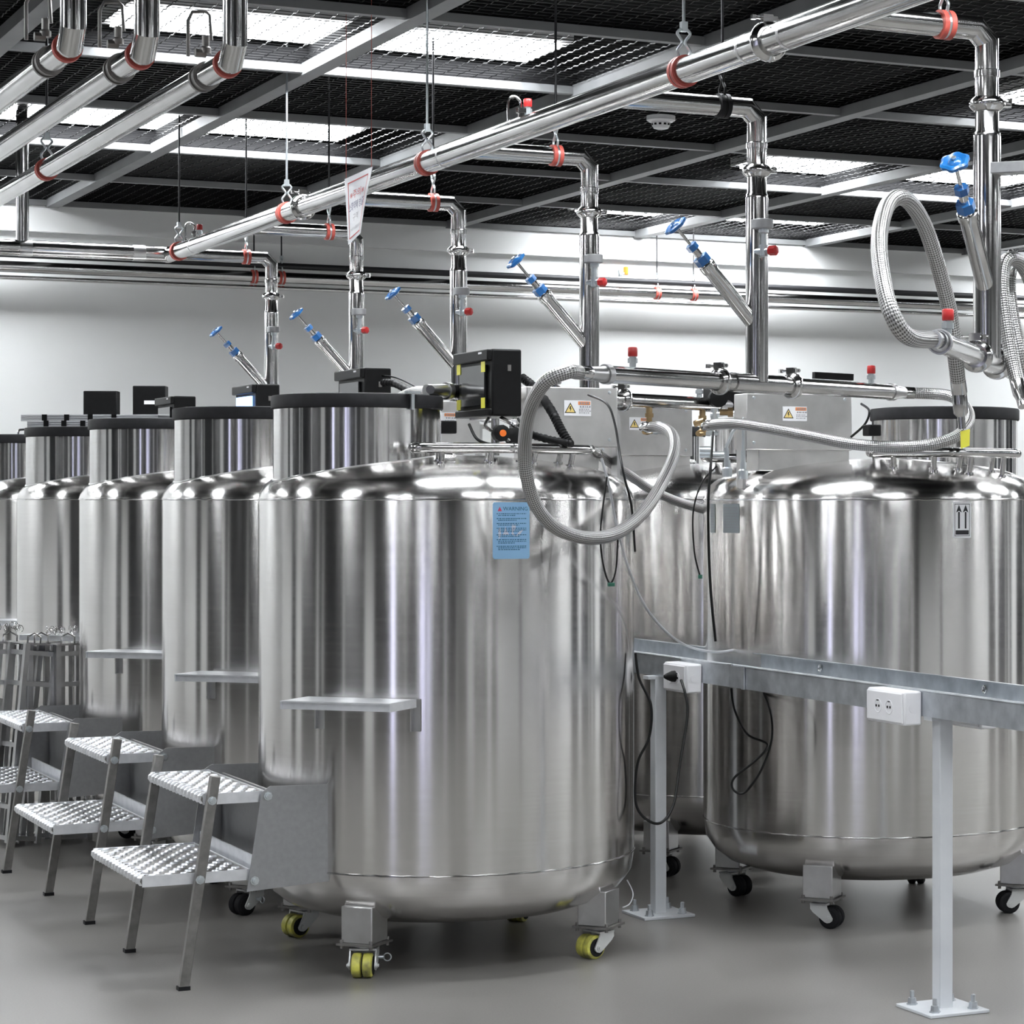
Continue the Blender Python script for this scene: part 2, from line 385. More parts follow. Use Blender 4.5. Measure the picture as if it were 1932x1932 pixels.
def make_caster(tank, ang, head, yellow, pin=False):
    """leg bracket, swivel plate, forked housing and twin wheel"""
    c = pol(ang,.555); rz=math.radians(ang)
    b=MB(); b.box((c.x,c.y,.165),(.10,.11,.115),rz)
    br=b.build('leg_bracket','satin',tank,bevel=.003,origin=(c.x,c.y,0))
    b=MB(); b.box((c.x,c.y,.104),(.13,.13,.007),rz)
    for sx in (-1,1):
        for sy in (-1,1):
            q=c+Matrix.Rotation(rz,3,'Z')@Vector((sx*.052,sy*.052,0)); b.cyl((q.x,q.y,.09),(q.x,q.y,.118),.006,8)
    b.build('swivel_plate','leg',tank)
    h=math.radians(head); R3=Matrix.Rotation(h,3,'Z')
    # in caster space: x = rolling direction, wheel trails by .03
    b=MB()
    b.prof((0,0,.102),(0,0,-1),[(0,.03),(.012,.03),(.014,.024),(.022,.024)],16)
    for sy in (-1,1):
        poly=[(.028,.088),(-.028,.088),(-.034,.07),(-.052,.038),(-.05,.03),(-.042,.024),(-.032,.022),(-.022,.026),(.02,.058),(.03,.07)]
        b.prism(poly,.005*sy,(0,sy*.038,0),(1,0,0),(0,0,1),(0,1,0))
        b.prof((-.036,sy*.043,.038),(0,sy,0),[(0,.009),(.004,.009),(.004,.005),(.008,.005)],10)
    b.box((0,0,.086),(.062,.086,.006)); b.box((.016,0,.078),(.03,.08,.018))
    fork=MB(); fork.v=[c+R3@v for v in b.v]; fork.f=b.f; fork.fl=b.fl
    fo=fork.build('caster','castor',tank,origin=(c.x,c.y,0))
    b=MB()
    for sy in (-1,1):
        b.prof((-.036,0 if sy>0 else 0,.0385),(0,sy,0),[(.002,.031),(.005,.038),(.017,.0395),(.029,.038),(.033,.031)],24)
    b.v=[c+R3@v for v in b.v]
    b.v=[v-c for v in b.v]; wh=b.build('wheel','yellow' if yellow else 'rubber',fo)
    b=MB(); b.cyl((-.036,-.0345,.0385),(-.036,.0345,.0385),.030,20); b.v=[R3@v for v in b.v]; b.build('hub','rubber',fo)
    if yellow: tag(wh,'worn yellow polyurethane wheel')
    if pin:
        b=MB(); q=Vector((.0,.045,.06)); b.cyl((0,-.034,.058),(0,-.062,.058),.006,10)
        ring=[Vector((0,-.072+.012*math.cos(t),.058+.012*math.sin(t))) for t in (2*math.pi*i/16 for i in range(16))]
        b.tube(ring,.002,6,closed=True); b.v=[R3@v for v in b.v]; b.build('brake_pin','zinc',fo)
def cyl_patch(angc, zc, verts, r):
    """wrap flat verts (x right, y up) round the tank at world angle angc"""
    out=[]
    for v in verts:
        a=math.radians(angc)+v[0]/R; out.append(Vector((r*math.cos(a),r*math.sin(a),zc+v[1])))
    return out
def sticker(name, m, parent, ang, z, w_, h_, lift=.0012, rr=.006, label=None, dx=0, dz=0):
    """thin curved label, rows of quads so it follows the shell"""
    b=MB(); n=10; rows=[]
    for j,(y,ins) in enumerate(((-h_/2,rr*.7),(-h_/2+rr,0),(h_/2-rr,0),(h_/2,rr*.7))):
        rows.append([(-w_/2+ins+(w_-2*ins)*i/n,y) for i in range(n+1)])
    for row in rows: b.v+=cyl_patch(ang,z+dz,[(x+dx,y) for x,y in row],R+lift)
    for row in rows: b.v+=cyl_patch(ang,z+dz,[(x+dx,y) for x,y in row],R+lift-.0006)
    N=n+1
    for j in range(3):
        for i in range(n): b.f.append([j*N+i,j*N+i+1,(j+1)*N+i+1,(j+1)*N+i]); b.fl.append(False)
    o=4*N
    for j in range(3):
        for i in range(n): b.f.append([o+(j+1)*N+i,o+(j+1)*N+i+1,o+j*N+i+1,o+j*N+i]); b.fl.append(False)
    x=b.build(name,m,parent)
    if label: tag(x,label)
    return x
def sticker_shape(name, m, parent, ang, z, polys, lift=.0022):
    b=MB()
    for p in polys: b.add(cyl_patch(ang,z,p,R+lift),[list(range(len(p)))],True)
    return b.build(name,m,parent)
def sticker_text(name, m, parent, ang, z, items, lift=.0022):
    b=MB()
    for body,size,x,y in items:
        vs,fs=text_mb(body,size); b.add(cyl_patch(ang,z,[(v.x+x,v.y+y) for v in vs],R+lift),fs,True)
    return b.build(name,m,parent)
def make_tank(loc,label,mir=1,yellow=False,heads=(-90,-60,70,20),shelf=True,rails=True):
    t=thing('cryogenic_tank',label,'tank',loc,group='stainless steel cryogenic tanks')
    b=lathe(PROF_BOT+PROF_TOP,128); b.build('body','brushed',t)
    for z in (1.498,.326):
        b=MB(); n=220; rng=random.Random(3)
        pts=[Vector(((R+.0005)*math.cos(2*math.pi*i/n),(R+.0005)*math.sin(2*math.pi*i/n),z+rng.uniform(-.0012,.0012))) for i in range(n)]
        b.tube(pts,.0030,6,closed=True); b.build('weld_seam','steel',t)
    nx=-.315*mir
    # neck: bottom edge sits inside the dome
    b=lathe([(.274,1.50),(.274,1.80)],96,(nx,0,0)); b.build('neck','neck',t)
    b=MB(); pts=[]
    for i in range(90):
        a=2*math.pi*i/90; x=nx+.275*math.cos(a); y=.275*math.sin(a); pts.append(Vector((x,y,dome_z(min(math.hypot(x,y),R))+.001)))
    b.tube(pts,.003,6,closed=True); b.build('neck_weld','satin',t)
    b=lathe([(.05,1.792),(.277,1.792),(.281,1.796),(.281,1.832),(.277,1.837),(.25,1.840),(.0,1.842)],96,(nx,0,0)); lid=b.build('lid','rubber',t)
    b=MB(); q=Vector((nx,0,0))+pol(-70 if mir>0 else -110,.284); b.box((q.x,q.y,1.812),(.012,.008,.05),math.radians(20)); b.box((q.x,q.y,1.843),(.05,.02,.008),math.radians(20)); b.build('lid_latch','zinc',lid)
    for a,hd,pn in zip((-138,-48,132,42),heads,(True,False,False,False)): make_caster(t,a if mir>0 else a,hd,yellow,pn)
    if rails:
        def loc_(X,Z): v=cw(X,Z); c0=C1; return Vector((v.x-c0.x,v.y-c0.y,0))
        def rel_(X,Z): v=cn(X,Z)-cn(0,0); return Vector((v.x,v.y,0))
        segs=[[loc_(-.283,6.955),loc_(-.012,7.02)],[loc_(.030,7.04),loc_(.245,7.25)]] if mir>0 else [[rel_(.0,-.47),rel_(.245,-.48)],[rel_(.285,-.47),rel_(.50,-.30)]]
        for p,q in segs:
            d=(q-p).normalized(); inw=Vector((-d.y,d.x,0))*.055; rr_=.018
            P=[p,q,q+d*.02+inw*.5,q+inw,p+inw,p-d*.02+inw*.5]
            pts=[]
            for i in range(9): pts.append(p+(q-p)*i/8)
            for i in range(1,8): a=math.pi*i/8; pts.append(q+inw*.5+d*(.0275*math.sin(a))-inw*.5*math.cos(a))
            for i in range(9): pts.append(q+inw+(p-q)*i/8)
            for i in range(1,8): a=math.pi*i/8; pts.append(p+inw*.5-d*(.0275*math.sin(a))+inw*.5*math.cos(a))
            b=MB(); b.tube([v+Vector((0,0,1.663)) for v in pts],.0165,14,closed=True)
            for f_ in (.22,.8):
                for io in (0,1):
                    s0=p+(q-p)*f_+inw*io; s1=s0*(1.0)+inw*.25
                    b.cyl((s0.x,s0.y,1.66),(s1.x,s1.y,dome_z(min(s1.length,R))-.004),.010,12)
                    b.cyl((s1.x,s1.y,dome_z(min(s1.length,R))-.004),(s1.x,s1.y,dome_z(min(s1.length,R))+.004),.016,12)
            b.build('handrail','steel',t)
    if shelf:
        a=-135 if mir>0 else -45; n_=pol(a,1); e=Vector((-n_.y,n_.x,0)); sh=MB(); zc=.878
        r0,r1=.64,.80
        c=n_*((r0+r1)/2)
        sh.box((c.x,c.y,zc),(r1-r0+.02,.37,.004),math.radians(a))
        f=n_*r1; sh.box((f.x,f.y,zc-.011),(.004,.37,.026),math.radians(a))
        for sgn in (-1,1):
            s_=c+e*(.185*sgn); sh.box((s_.x,s_.y,zc-.011),(r1-r0+.02,.004,.026),math.radians(a))
        so=sh.build('shelf','alu',t)
        for sgn in (-1,1):
            bb=MB(); s_=e*(.165*sgn)
            rad=math.sqrt(R*R-.165**2); c0=n_*(rad+.012)+s_
            bb.box((c0.x,c0.y,zc-.05),(.02,.004,.10),math.radians(a)); c1=n_*(rad+.004)+s_+e*.012; bb.box((c1.x,c1.y,zc-.05),(.004,.026,.10),math.radians(a))
            c2=n_*(rad+.05)+s_; bb.box((c2.x,c2.y,zc-.008),(.09,.02,.004),math.radians(a))
            bb.build('shelf_bracket','satin',so)
    return t
def tpos(t): return (C1.x, C1.y+t, 0)
tank1=make_tank(tpos(0),'nearest stainless tank with blue warning label and yellow wheels',yellow=True,heads=(63,18,18,45))
RX=4.589
tankR=make_tank((RX,8.032,0),'large stainless tank with the two-arrow sticker, right of the cable tray',mir=-1,heads=(133,-17,113,60),shelf=False)
tankB=make_tank((tpos(1.31)[0],tpos(1.31)[1],0),'stainless tank directly behind the nearest one, by the second ladder',heads=(20,18,150,45))
for t_,lab in ((2.77,'stainless tank third in the left row, with lit blue screen unit'),(4.17,'stainless tank with clear tube racks lying on its lid'),(5.75,'farthest stainless tank, cut by the left edge of the view')):
    o=copy_tree(tankB); o.location=tpos(t_); o['label']=lab
R2=copy_tree(tankR); R2.location=(RX,8.032+1.34,0); R2['label']='stainless tank half hidden between the nearest tank and the arrow-marked tank'
R3=copy_tree(tankR); R3.location=(RX,8.032+2.70,0); R3['label']='farther stainless tank in the right row, black lid just showing behind the plumbing'
# labels stuck on tanks (angle that faces a given pixel column)
def face_ang(tank, px):
    c=tank.location; Xc=CT*c.x-ST*c.y; Zc=ST*c.x+CT*c.y
    k=(px-CX)/F; a_=1+k*k; b_=-2*(k*Xc+Zc); c_=Xc*Xc+Zc*Zc-R*R
    Z=(-b_-math.sqrt(b_*b_-4*a_*c_))/(2*a_); v=cn(k*Z,Z)-Vector((c.x,c.y,0)); return math.degrees(math.atan2(v.y,v.x)), Z
a,Z=face_ang(tank1,965); z=EYE-(1001-CY)/F*Z; W,H=66/F*Z*1.11,107/F*Z
wl=sticker('warning_label','label_blue',tank1,a,z,W,H,label='light blue warning label with small printed text')
sticker_text('lettering','print_blue',wl,a,z,[('WARNING',.017,.013,H/2-.021)])
sticker_shape('warning_triangle','pink',wl,a,z,[[(-.046,H/2-.028),(-.032,H/2-.028),(-.039,H/2-.014)]])
rng=random.Random(8); polys=[]
y=H/2-.036
for nl in (2,2,2,3,2,3,3):
    for q in range(nl):
        x=-W/2+.012 if q==0 else -W/2+.017; xe=W/2-.012 if q<nl-1 else W/2-.012-rng.uniform(.01,.04)
        while x<xe:
            l=rng.uniform(.003,.007); polys.append([(x,y-.0013),(min(x+l,xe),y-.0013),(min(x+l,xe),y+.0013),(x,y+.0013)]); x+=l+rng.uniform(.0012,.003)
        y-=.0052
    y-=.0048
sticker_shape('fine_print','print_blue',wl,a,z,polys,.0020)
sticker_shape('pale_mark','pale',wl,a,z,[[(-.042,-.03),(-.034,-.012),(-.038,.012),(-.044,0)],[(-.03,-.014),(-.008,-.012),(-.016,.0),(-.02,.014),(-.024,-.002)],[(.0,.012),(.004,.022),(.008,.014),(.012,.022),(.014,.010),(.006,-.006),(.012,-.018),(.0,-.012)],[(.012,-.02),(.024,-.004),(.040,.004),(.028,-.012)]],.0017)
a,Z=face_ang(tankR,1815); z=EYE-(981-CY)/F*Z
al=sticker('arrow_label','white',tankR,a,z,.074,.126,label='white sticker with two upward arrows',rr=.004)
P=[]
w_,h_,tk=.031,.056,.0018
P+=[[(-w_,-h_),(w_,-h_),(w_,-h_+tk),(-w_,-h_+tk)],[(-w_,h_-tk),(w_,h_-tk),(w_,h_),(-w_,h_)],[(-w_,-h_),(-w_+tk,-h_),(-w_+tk,h_),(-w_,h_)],[(w_-tk,-h_),(w_,-h_),(w_,h_),(w_-tk,h_)]]
P+=[[(-.027,-.051),(.027,-.051),(.027,-.036),(-.027,-.036)]]
for x in (-.0135,.0135):
    P+=[[(x-.0035,-.030),(x+.0035,-.030),(x+.0035,.028),(x-.0035,.028)],[(x-.0115,.026),(x,.032),(x,.053)],[(x,.032),(x+.0115,.026),(x,.053)]]
sticker_shape('arrows','print_black',al,a,z,P,.0022)
for px,wd in ((1379,.105),(1345,.05)):
    a,Z=face_ang(tankR,px); z=EYE-(978-CY)/F*Z
    np_=sticker('nameplate','plate',tankR,a,z,wd,.104,label='dull metal rating plate',rr=.002)
    rng=random.Random(px); P=[]; y=.036
    while y>-.04:
        x=-wd/2+.01
        while x<wd/2-.012:
            l=rng.uniform(.004,.012); P.append([(x,y),(x+l,y),(x+l,y+.003),(x,y+.003)]); x+=l+.004
        y-=.010
    sticker_shape('plate_print','print_grey',np_,a,z,P,.0019)
#@@LADDERS
# ------------------------------------------------------------------ step ladders hooked on the tanks
def make_ladder(loc,label):
    """local: +x toward the tank centre, origin on the floor at near leg foot line; y 0 = near side, .62 = far side"""
    t=thing('step_ladder',label,'step ladder',loc,group='two-step aluminium ladders at the left tank row')
    def tread(x0,x1,zt,name):
        b=MB(); y0,y1=.012,.688
        b.box(((x0+x1)/2,(y0+y1)/2,zt-.009),(x1-x0,y1-y0,.003))
        for y in (y0,y1): b.box(((x0+x1)/2,y,zt-.016),(x1-x0,.004,.034))
        b.box((x1,(y0+y1)/2,zt-.016),(.004,y1-y0,.03))
        o=b.build(name,'alu',t)
        MB().box(((x0+x1)/2+.008,(y0+y1)/2,zt-.0055),(x1-x0-.024,y1-y0-.008,.003)).build('tread_plate','leg',o)
        MB().box((x0+.006,(y0+y1)/2,zt-.018),(.004,y1-y0-.006,.026)).build('front_lip','leg',o)
        g=MB(); nx=max(4,int((x1-x0)/.054)); ny=15
        for i in range(nx):
            for j in range(ny):
                cx=x0+.024+(x1-x0-.04)*(i+.5*(j%2)+.25)/nx; cy=y0+.022+(y1-y0-.044)*j/(ny-1)
                n=10; top=[];base=[];mid=[]
                for k in range(n):
                    a=2*math.pi*k/n; ex,ey=math.cos(a),math.sin(a)
                    base.append(Vector((cx+.0145*ex,cy+.0100*ey,zt-.0045))); mid.append(Vector((cx+.0115*ex,cy+.0068*ey,zt+.002))); top.append(Vector((cx+.009*ex,cy+.0035*ey,zt+.001)))
                g.rings([base,mid,top])
        # rolled, scalloped front edge
        ns=16
        for j in range(ns):
            cy=y0+.02+(y1-y0-.04)*j/(ns-1)
            Rr=[]
            for q,(dx,dz,s_) in enumerate(((.018,.003,.007),(.004,.003,.013),(-.007,-.006,.0165),(-.009,-.018,.012),(.000,-.031,.003))):
                Rr.append([Vector((x0+dx+(.004 if abs(u)>.9 else -.004*(1-u*u)),cy+s_*u,zt+dz)) for u in (-1,-.5,0,.5,1)]+[Vector((x0+dx+.006,cy,zt+dz))])
            g.rings(Rr,cap=True)
        g.build('tread_studs','alu',o)
        return o
    tread(-.121,.212,.352,'lower_tread'); tread(.065,.262,.592,'upper_tread')
    for y in (-.006,.706):
        b=MB(); b.bar((0,y,.006),(.098,y,.648),.026,.030,up=(1,0,0)); lg=b.build('leg','leg',t,bevel=.002)
        b=MB(); b.box((0,y,.006),(.036,.032,.012)); b.build('foot','rubber',lg)
    # side plates reaching the tank, with cross bar between them
    for y in (.0,.70):
        b=MB(); b.prism([(.198,.285),(.462,.300),(.462,.605),(.272,.608),(.245,.590)],.004,(0,y,0),(1,0,0),(0,0,1),(0,1 if y else -1,0)); b.build('side_plate','panel',t)
    b=MB(); b.box((.235,.35,.36),(.006,.69,.055)); b.build('cross_bar','alu',t)
    b=MB(); b.box((.31,.35,.45),(.008,.69,.26)); b.build('back_plate','panel',t)
    for y,x,z in ((-.022,.085,.575),(-.022,.048,.335),(-.006,.264,.578),(-.006,.222,.318),(.722,.085,.575),(.722,.048,.335)):
        b=MB(); b.prof((x,y,z),(0,-1 if y<0 else 1,0),[(0,.014),(.003,.014),(.003,.010),(.009,.009),(.009,.005),(.013,.005)],8); b.build('bolt','zinc',t)
    return t
l1=make_ladder((1.905,7.574,0),'nearest two-step aluminium ladder hooked to the blue-labelled tank')
l2=copy_tree(l1); l2.location=(1.905,7.574+1.325,0); l2['label']='middle two-step aluminium ladder at the second tank of the row'
l3=copy_tree(l1); l3.location=(1.87,7.574+2.69,0); l3['label']='farthest two-step aluminium ladder, cut by the left edge of the view'
# ------------------------------------------------------------------ freezer racks standing beyond the ladders
def make_rack(loc,rz,label,wd=.14,ht=.86,lean=0):
    t=thing('sample_rack',label,'rack',loc,rz,group='tall steel sample racks beyond the ladders')
    t.rotation_euler=(0,math.radians(lean),rz)
    b=MB()
    for x in (-wd/2,wd/2):
        for y in (-wd/2,wd/2): b.box((x,y,ht/2),(.022,.022,ht),0)
    b.build('frame','satin',t)
    for k in range(7):
        b=MB(); z=.02+k*(ht-.06)/6; b.box((0,0,z),(wd,wd,.004)); b.box((0,-wd/2,z),(wd,.004,.02)); b.box((-wd/2,0,z),(.004,wd,.02)); b.build('shelf_plate','satin',t)
    b=MB(); b.box((0,0,ht),(wd+.01,wd+.01,.008)); b.tube([(-.03,0,ht),(-.03,0,ht+.03),(0,0,ht+.045),(.03,0,ht+.03),(.03,0,ht)],.004,8); b.build('handle','steel',t)
    b=MB(); b.box((wd*.2,wd*.3,ht/2),(.018,.004,ht-.02)); b.box((-wd*.2,wd*.3,ht/2),(.018,.004,ht-.02)); b.build('back_strip','satin',t)
    return t
for i,(px,Z,rz,ln,lab) in enumerate(((128,9.62,.15,0,'steel sample rack standing beside the third tank, outermost on that side'),(78,9.66,.1,0,'steel sample rack standing upright behind the upper tread of the far ladder'),(28,9.5,.3,6,'steel sample rack leaning over behind the far ladder'),(-8,9.6,.0,4,'steel sample rack cut by the left edge of the view'))):
    p=at(px,1590,Z); make_rack((p.x,p.y,0.004 if not ln else .012),rz,lab,lean=ln)
# shiny tongs and clips heaped on the shelf of the fourth tank
for k,(px,lab) in enumerate(((118,'heap of shiny wire clips on the small shelf above the sample racks'),(12,'tangle of shiny wire clips at the left edge of the view'))):
    b=MB(); c=at(px,1206,9.95); c.z=.888 if k==0 else .905; rr=random.Random(k)
    for i in range(14):
        q=c+Vector((rr.uniform(-.07,.07),rr.uniform(-.03,.03),rr.uniform(.002,.02))); a=rr.uniform(0,6.28); u=Vector((math.cos(a),math.sin(a),.3)); v=Vector((0,0,1))
        b.tube([q+u*(.016*math.cos(s))+v*(.014*math.sin(s)) for s in (2*math.pi*j/12 for j in range(12))],.002,6,closed=True)
    tag(b.build('wire_clips','steel'),lab,'wire clips',kind='stuff')
#@@UNITS
# ------------------------------------------------------------------ control units on the tanks
def make_unit(loc,label,lit=False,tape=False):
    """screen unit: screen faces -x; box .107 deep (x) by .28 (y)"""
    t=thing('control_unit',label,'control unit',loc,group='black screen units on the tank tops')
    Wx,Ly,h=.104,.32,.218; z0=.127     # local z0 above dome
    b=MB(); b.box((Wx/2,Ly/2,z0+h/2),(Wx,Ly,h)); b.build('housing','black',t,bevel=.006)
    b=MB(); b.box((-.008,Ly/2,z0+h-.020),(.018,Ly,.036)); b.box((-.004,Ly/2,z0+.012),(.012,Ly,.024)); b.build('front_trim','black',t,bevel=.004)
    b=MB(); b.box((-.006,Ly/2,z0+h*.47),(.008,Ly*.72,h*.60)); s=b.build('screen','screen_lit' if lit else 'screen_dark',t)
    b=MB(); b.box((-.0175,Ly*.2,z0+h-.012),(.001,.03,.006)); b.build('badge','white',t)
    if tape:
        for y in (Ly*.16,Ly*.87):
            for z in (z0+h*.20,z0+h*.74):
                b=MB(); b.box((-.0115,y,z),(.0015,.034,.034)); b.build('tape','tape',s)
    b=MB(); b.cyl((.05,.10,0),(.05,.10,z0),.014,14); b.box((.05,.12,z0-.004),(.09,.2,.008)); b.build('stand','steel',t)
    b=MB(); b.box((.06,-.001,z0+h*.72),(.012,.002,.02)); b.build('port','leg',t)
    return t
up=cw(-.065,7.1); base=(up.x,up.y,1.642)
u1=make_unit(base,'large black screen unit with yellow tape corners on the nearest tank',tape=True)
b=MB(); 
for (X,Y,z,r_) in ((.02,-.01,.07,.028),(.07,.0,.06,.03)): b.prof((X,Y,z),(0,-1,0),[(0,r_),(.03,r_),(.034,r_*.7)],10)
kn=b.build('valve_knob','black',u1); b=MB(); b.cyl((.02,-.045,.07),(.02,-.049,.07),.011,16); b.build('knob_centre','orange',kn)
b=MB()
b.tube(spline([(-.06,.05,.10),(-.05,.0,.05),(0,-.02,.03),(.05,.02,.02)]),.005,8); b.tube(spline([(.09,.0,.12),(.10,-.03,.07),(.06,-.02,.03),(.02,.02,.02)]),.004,8); b.build('tubing','cable',u1)
b=MB(); b.tube(spline([(.04,.02,.12),(.075,-.015,.095),(.12,.0,.06),(.13,.05,.02)]),.008,8); b.tube(spline([(.0,.03,.12),(-.02,.0,.09),(.03,-.03,.06),(.10,-.01,.02)]),.006,8); b.box((.09,.01,.085),(.04,.03,.035)); b.cyl((.115,.01,.02),(.115,.01,.13),.007,10); b.build('fittings','steel',u1)
for (t_,dx,lab,lit) in ((1.31,0,'black screen unit showing above the nearest tank lid',False),(2.77,0,'black screen unit with a glowing blue display',True),(4.17,0,'low black screen unit behind the third tank lid',False)):
    u=make_unit((base[0]+dx,base[1]+t_,base[2]),lab,lit)
for px,Z,rz,h0,lab in ((192,11.6,-.42,.33,'square black unit with plain back, standing left of the labelled one'),(284,11.86,-.42,.37,'square black unit with a white label bar on its back')):
    p=at(px,800,Z); t=thing('control_unit',lab,'control unit',(p.x,p.y,EYE+h0-.127),rz,group='black screen units on the tank tops')
    b=MB(); b.box((0,0,.127+.12),(.175,.09,.24)); b.build('housing','black',t,bevel=.005)
    b=MB(); b.cyl((0,0,-.10 if px<200 else -.13),(0,0,.13),.014,12); b.build('stand','steel',t)
    if px>200:
        b=MB(); b.box((.02,-.047,.127+.15),(.09,.004,.02)); b.build('label_bar','white',t)
# ------------------------------------------------------------------ stainless service cabinets with hazard stickers
def hazard(t,c,wd,ht,parent):
    """sticker on a -y face at local c"""
    x,y,z=c
    b=MB(); b.box((x,y-.001,z),(wd,.0014,ht)); s=b.build('hazard_sticker','white',parent)
    def sh(polys,m,name,l=.0022):
        b=MB()
        for p in polys: b.add([(x+u,y-l,z+v) for u,v in p],[list(range(len(p)))],True)
        b.build(name,m,s)
    q=-wd*.27
    sh([[(q-ht*.40,-ht*.32),(q+ht*.40,-ht*.32),(q,ht*.36)]],'print_black','triangle_border',.0020)
    sh([[(q-ht*.31,-ht*.27),(q+ht*.31,-ht*.27),(q,ht*.25)]],'amber','triangle')
    sh([[(q-.002,ht*.12),(q+.003,ht*.12),(q+.001,-.02*ht),(q+.004,-.02*ht),(q-.001,-ht*.24),(q-.0005,-.06*ht),(q-.004,-.06*ht)]],'print_black','bolt_symbol',.0026)
    sh([[(wd*.02,ht*.22),(wd*.47,ht*.22),(wd*.47,ht*.44),(wd*.02,ht*.44)]],'orange_print','header')
    P=[]; rng=random.Random(5)
    for zz,hh in ((.27,.12),(.05,.10),(-.10,.05),(-.2,.05),(-.33,.05)):
        u=wd*(.05 if hh<.1 else .08)
        while u<wd*.43:
            l=rng.uniform(.003,.007); P.append([(u,ht*zz),(u+l,ht*zz),(u+l,ht*(zz+hh)),(u,ht*(zz+hh))]); u+=l+.003
    sh(P,'print_grey','print',.0026)
def make_cabinet(loc,label,mir=1,wd=.33):
    """local origin at its outer near bottom corner; extends toward +x (mir 1) or -x"""
    t=thing('service_cabinet',label,'cabinet',loc,group='stainless service cabinets on the tank tops')
    z0=0 ; s=mir
    b=MB(); b.box((s*wd/2,.05,.175),(wd,.10,.20)); b.build('body','box_steel',t,bevel=.003)
    b=MB(); b.box((s*(wd/2-.03),.07,.05),(wd-.06,.10,.10)); b.build('lower_body','box_steel',t,bevel=.003)
    b=MB(); b.box((s*(wd+.006),.03,.06),(.012,.05,.25)); b.build('bracket','satin',t)
    for x in (.03,wd-.03):
        for z in (.10,.26):
            b=MB(); b.prof((s*x,0,z),(0,-1,0),[(0,.006),(.003,.005),(.004,.001)],10); b.build('screw','zinc',t)
    hazard(t,(s*wd*.55+.0,-.0015,.205),.098,.052,t)
    return t
cA=cw(.05,7.30); make_cabinet((cA.x,cA.y,1.60),'stainless cabinet with hazard sticker behind the hose coil on the nearest tank')
c_=make_cabinet((cA.x,cA.y+1.31,1.60),'stainless cabinet seen behind the taped screen unit')
c_=make_cabinet((cA.x,cA.y+2.77,1.60),'stainless cabinet on the third tank of the left row')
cC=cw(1.235,7.95); make_cabinet((cC.x,cC.y,1.60),'stainless cabinet with hazard sticker on the arrow-marked tank',-1,.43)
make_cabinet((cC.x,cC.y+1.34,1.60),'stainless cabinet with hazard sticker between the two near tanks, under the dark pipe',-1,.43)
# low tray plate and struts round the cabinets
def small(name,m,label,cat,fn,group=None):
    b=MB(); fn(b); return tag(b.build(name,m),label,cat,group)
small('conduit','black','thick black corrugated conduit dropping behind the hose coil','conduit',
  lambda b: b.tube([p for p in spline([at(984,712,7.45),at(1012,735,7.40),at(1040,775,7.25),at(1058,810,7.2),at(1075,838,7.18)],14)],lambda t: .0165 if int(t*58)%2 else .0135,12))
small('conduit','black','black corrugated conduit lying behind the hand rail','conduit',
  lambda b: b.tube(spline([at(985,815,7.25),at(1030,828,7.2),at(1080,838,7.16)],14),lambda t: .014 if int(t*30)%2 else .0115,10))
small('conduit','black','black corrugated conduit curving down behind the nearest tank lid','conduit',
  lambda b: b.tube(spline([at(722,722,8.1),at(745,724,8.05),at(775,740,7.95),at(800,760,7.9)],14),lambda t: .015 if int(t*30)%2 else .012,10))
# ------------------------------------------------------------------ clear tube racks on the fourth tank lid
for k,(y,Z,x0,x1,lab) in enumerate(((793,10.45,52,262,'clear straw holder lying lower on the far tank lid'),(782,10.62,40,302,'clear straw holder lying across the far tank lid, uppermost'))):
    p,q=at(x0,y,Z),at(x1,y+2,Z); p.z=q.z=1.856+k*.036
    t=thing('tube_holder',lab,'tube holder',tuple(p),group='clear holders on the far lid'); d=(q-p).normalized()
    b=MB()
    for dz in (-.011,.0,.011): b.cyl(p+Vector((0,0,dz)),q+Vector((0,0,dz)),.006,8)
    b.build('tubes','clear',t,w=True)
    for f in (.17,.33,.5,.67): 
        c=p+(q-p)*f; MB().bar(c-d*.012,c+d*.012,.018,.034).build('band','black',t,w=True)
small('bent_handle','steel','thin bent steel handle standing on the farthest lid','handle',lambda b: b.tube([at(34,827,11.6),at(34,815,11.6),at(37,811,11.6),at(50,810,11.6)],.006,8))
#@@PIPES
# ------------------------------------------------------------------ pipework
PH=EYE+1.22
MX=3.055
def ringc(b,p,d,r,wd,th,n=28):
    d=Vector(d).normalized(); b.prof(Vector(p)-d*wd/2,d,[(0,r),(0,r+th),(wd,r+th),(wd,r)],n)
def clampring(p,d,r,parent,name='coupling'):
    """hinged tube clamp with wing bolt"""
    d=Vector(d).normalized(); b=MB(); p=Vector(p)
    b.prof(p-d*.018,d,[(0,r),(0,r+.004),(.008,r+.012),(.013,r+.016),(.023,r+.016),(.028,r+.012),(.036,r+.004),(.036,r)],28)
    up=Vector((0,0,1)) if abs(d.z)<.8 else Vector((CT,-ST,0))
    s=d.cross(up).normalized(); q=p+up*(r+.022)
    b.bar(q-d*.008-s*.004,q+d*.008-s*.004,.03,.02,up=up); b.cyl(q-s*.05,q+s*.03,.004,8); b.box(q-s*.045,(.012,.012,.012)); b.box(q+s*.018,(.014,.014,.012))
    return b.build(name,'steel',parent,w=True)
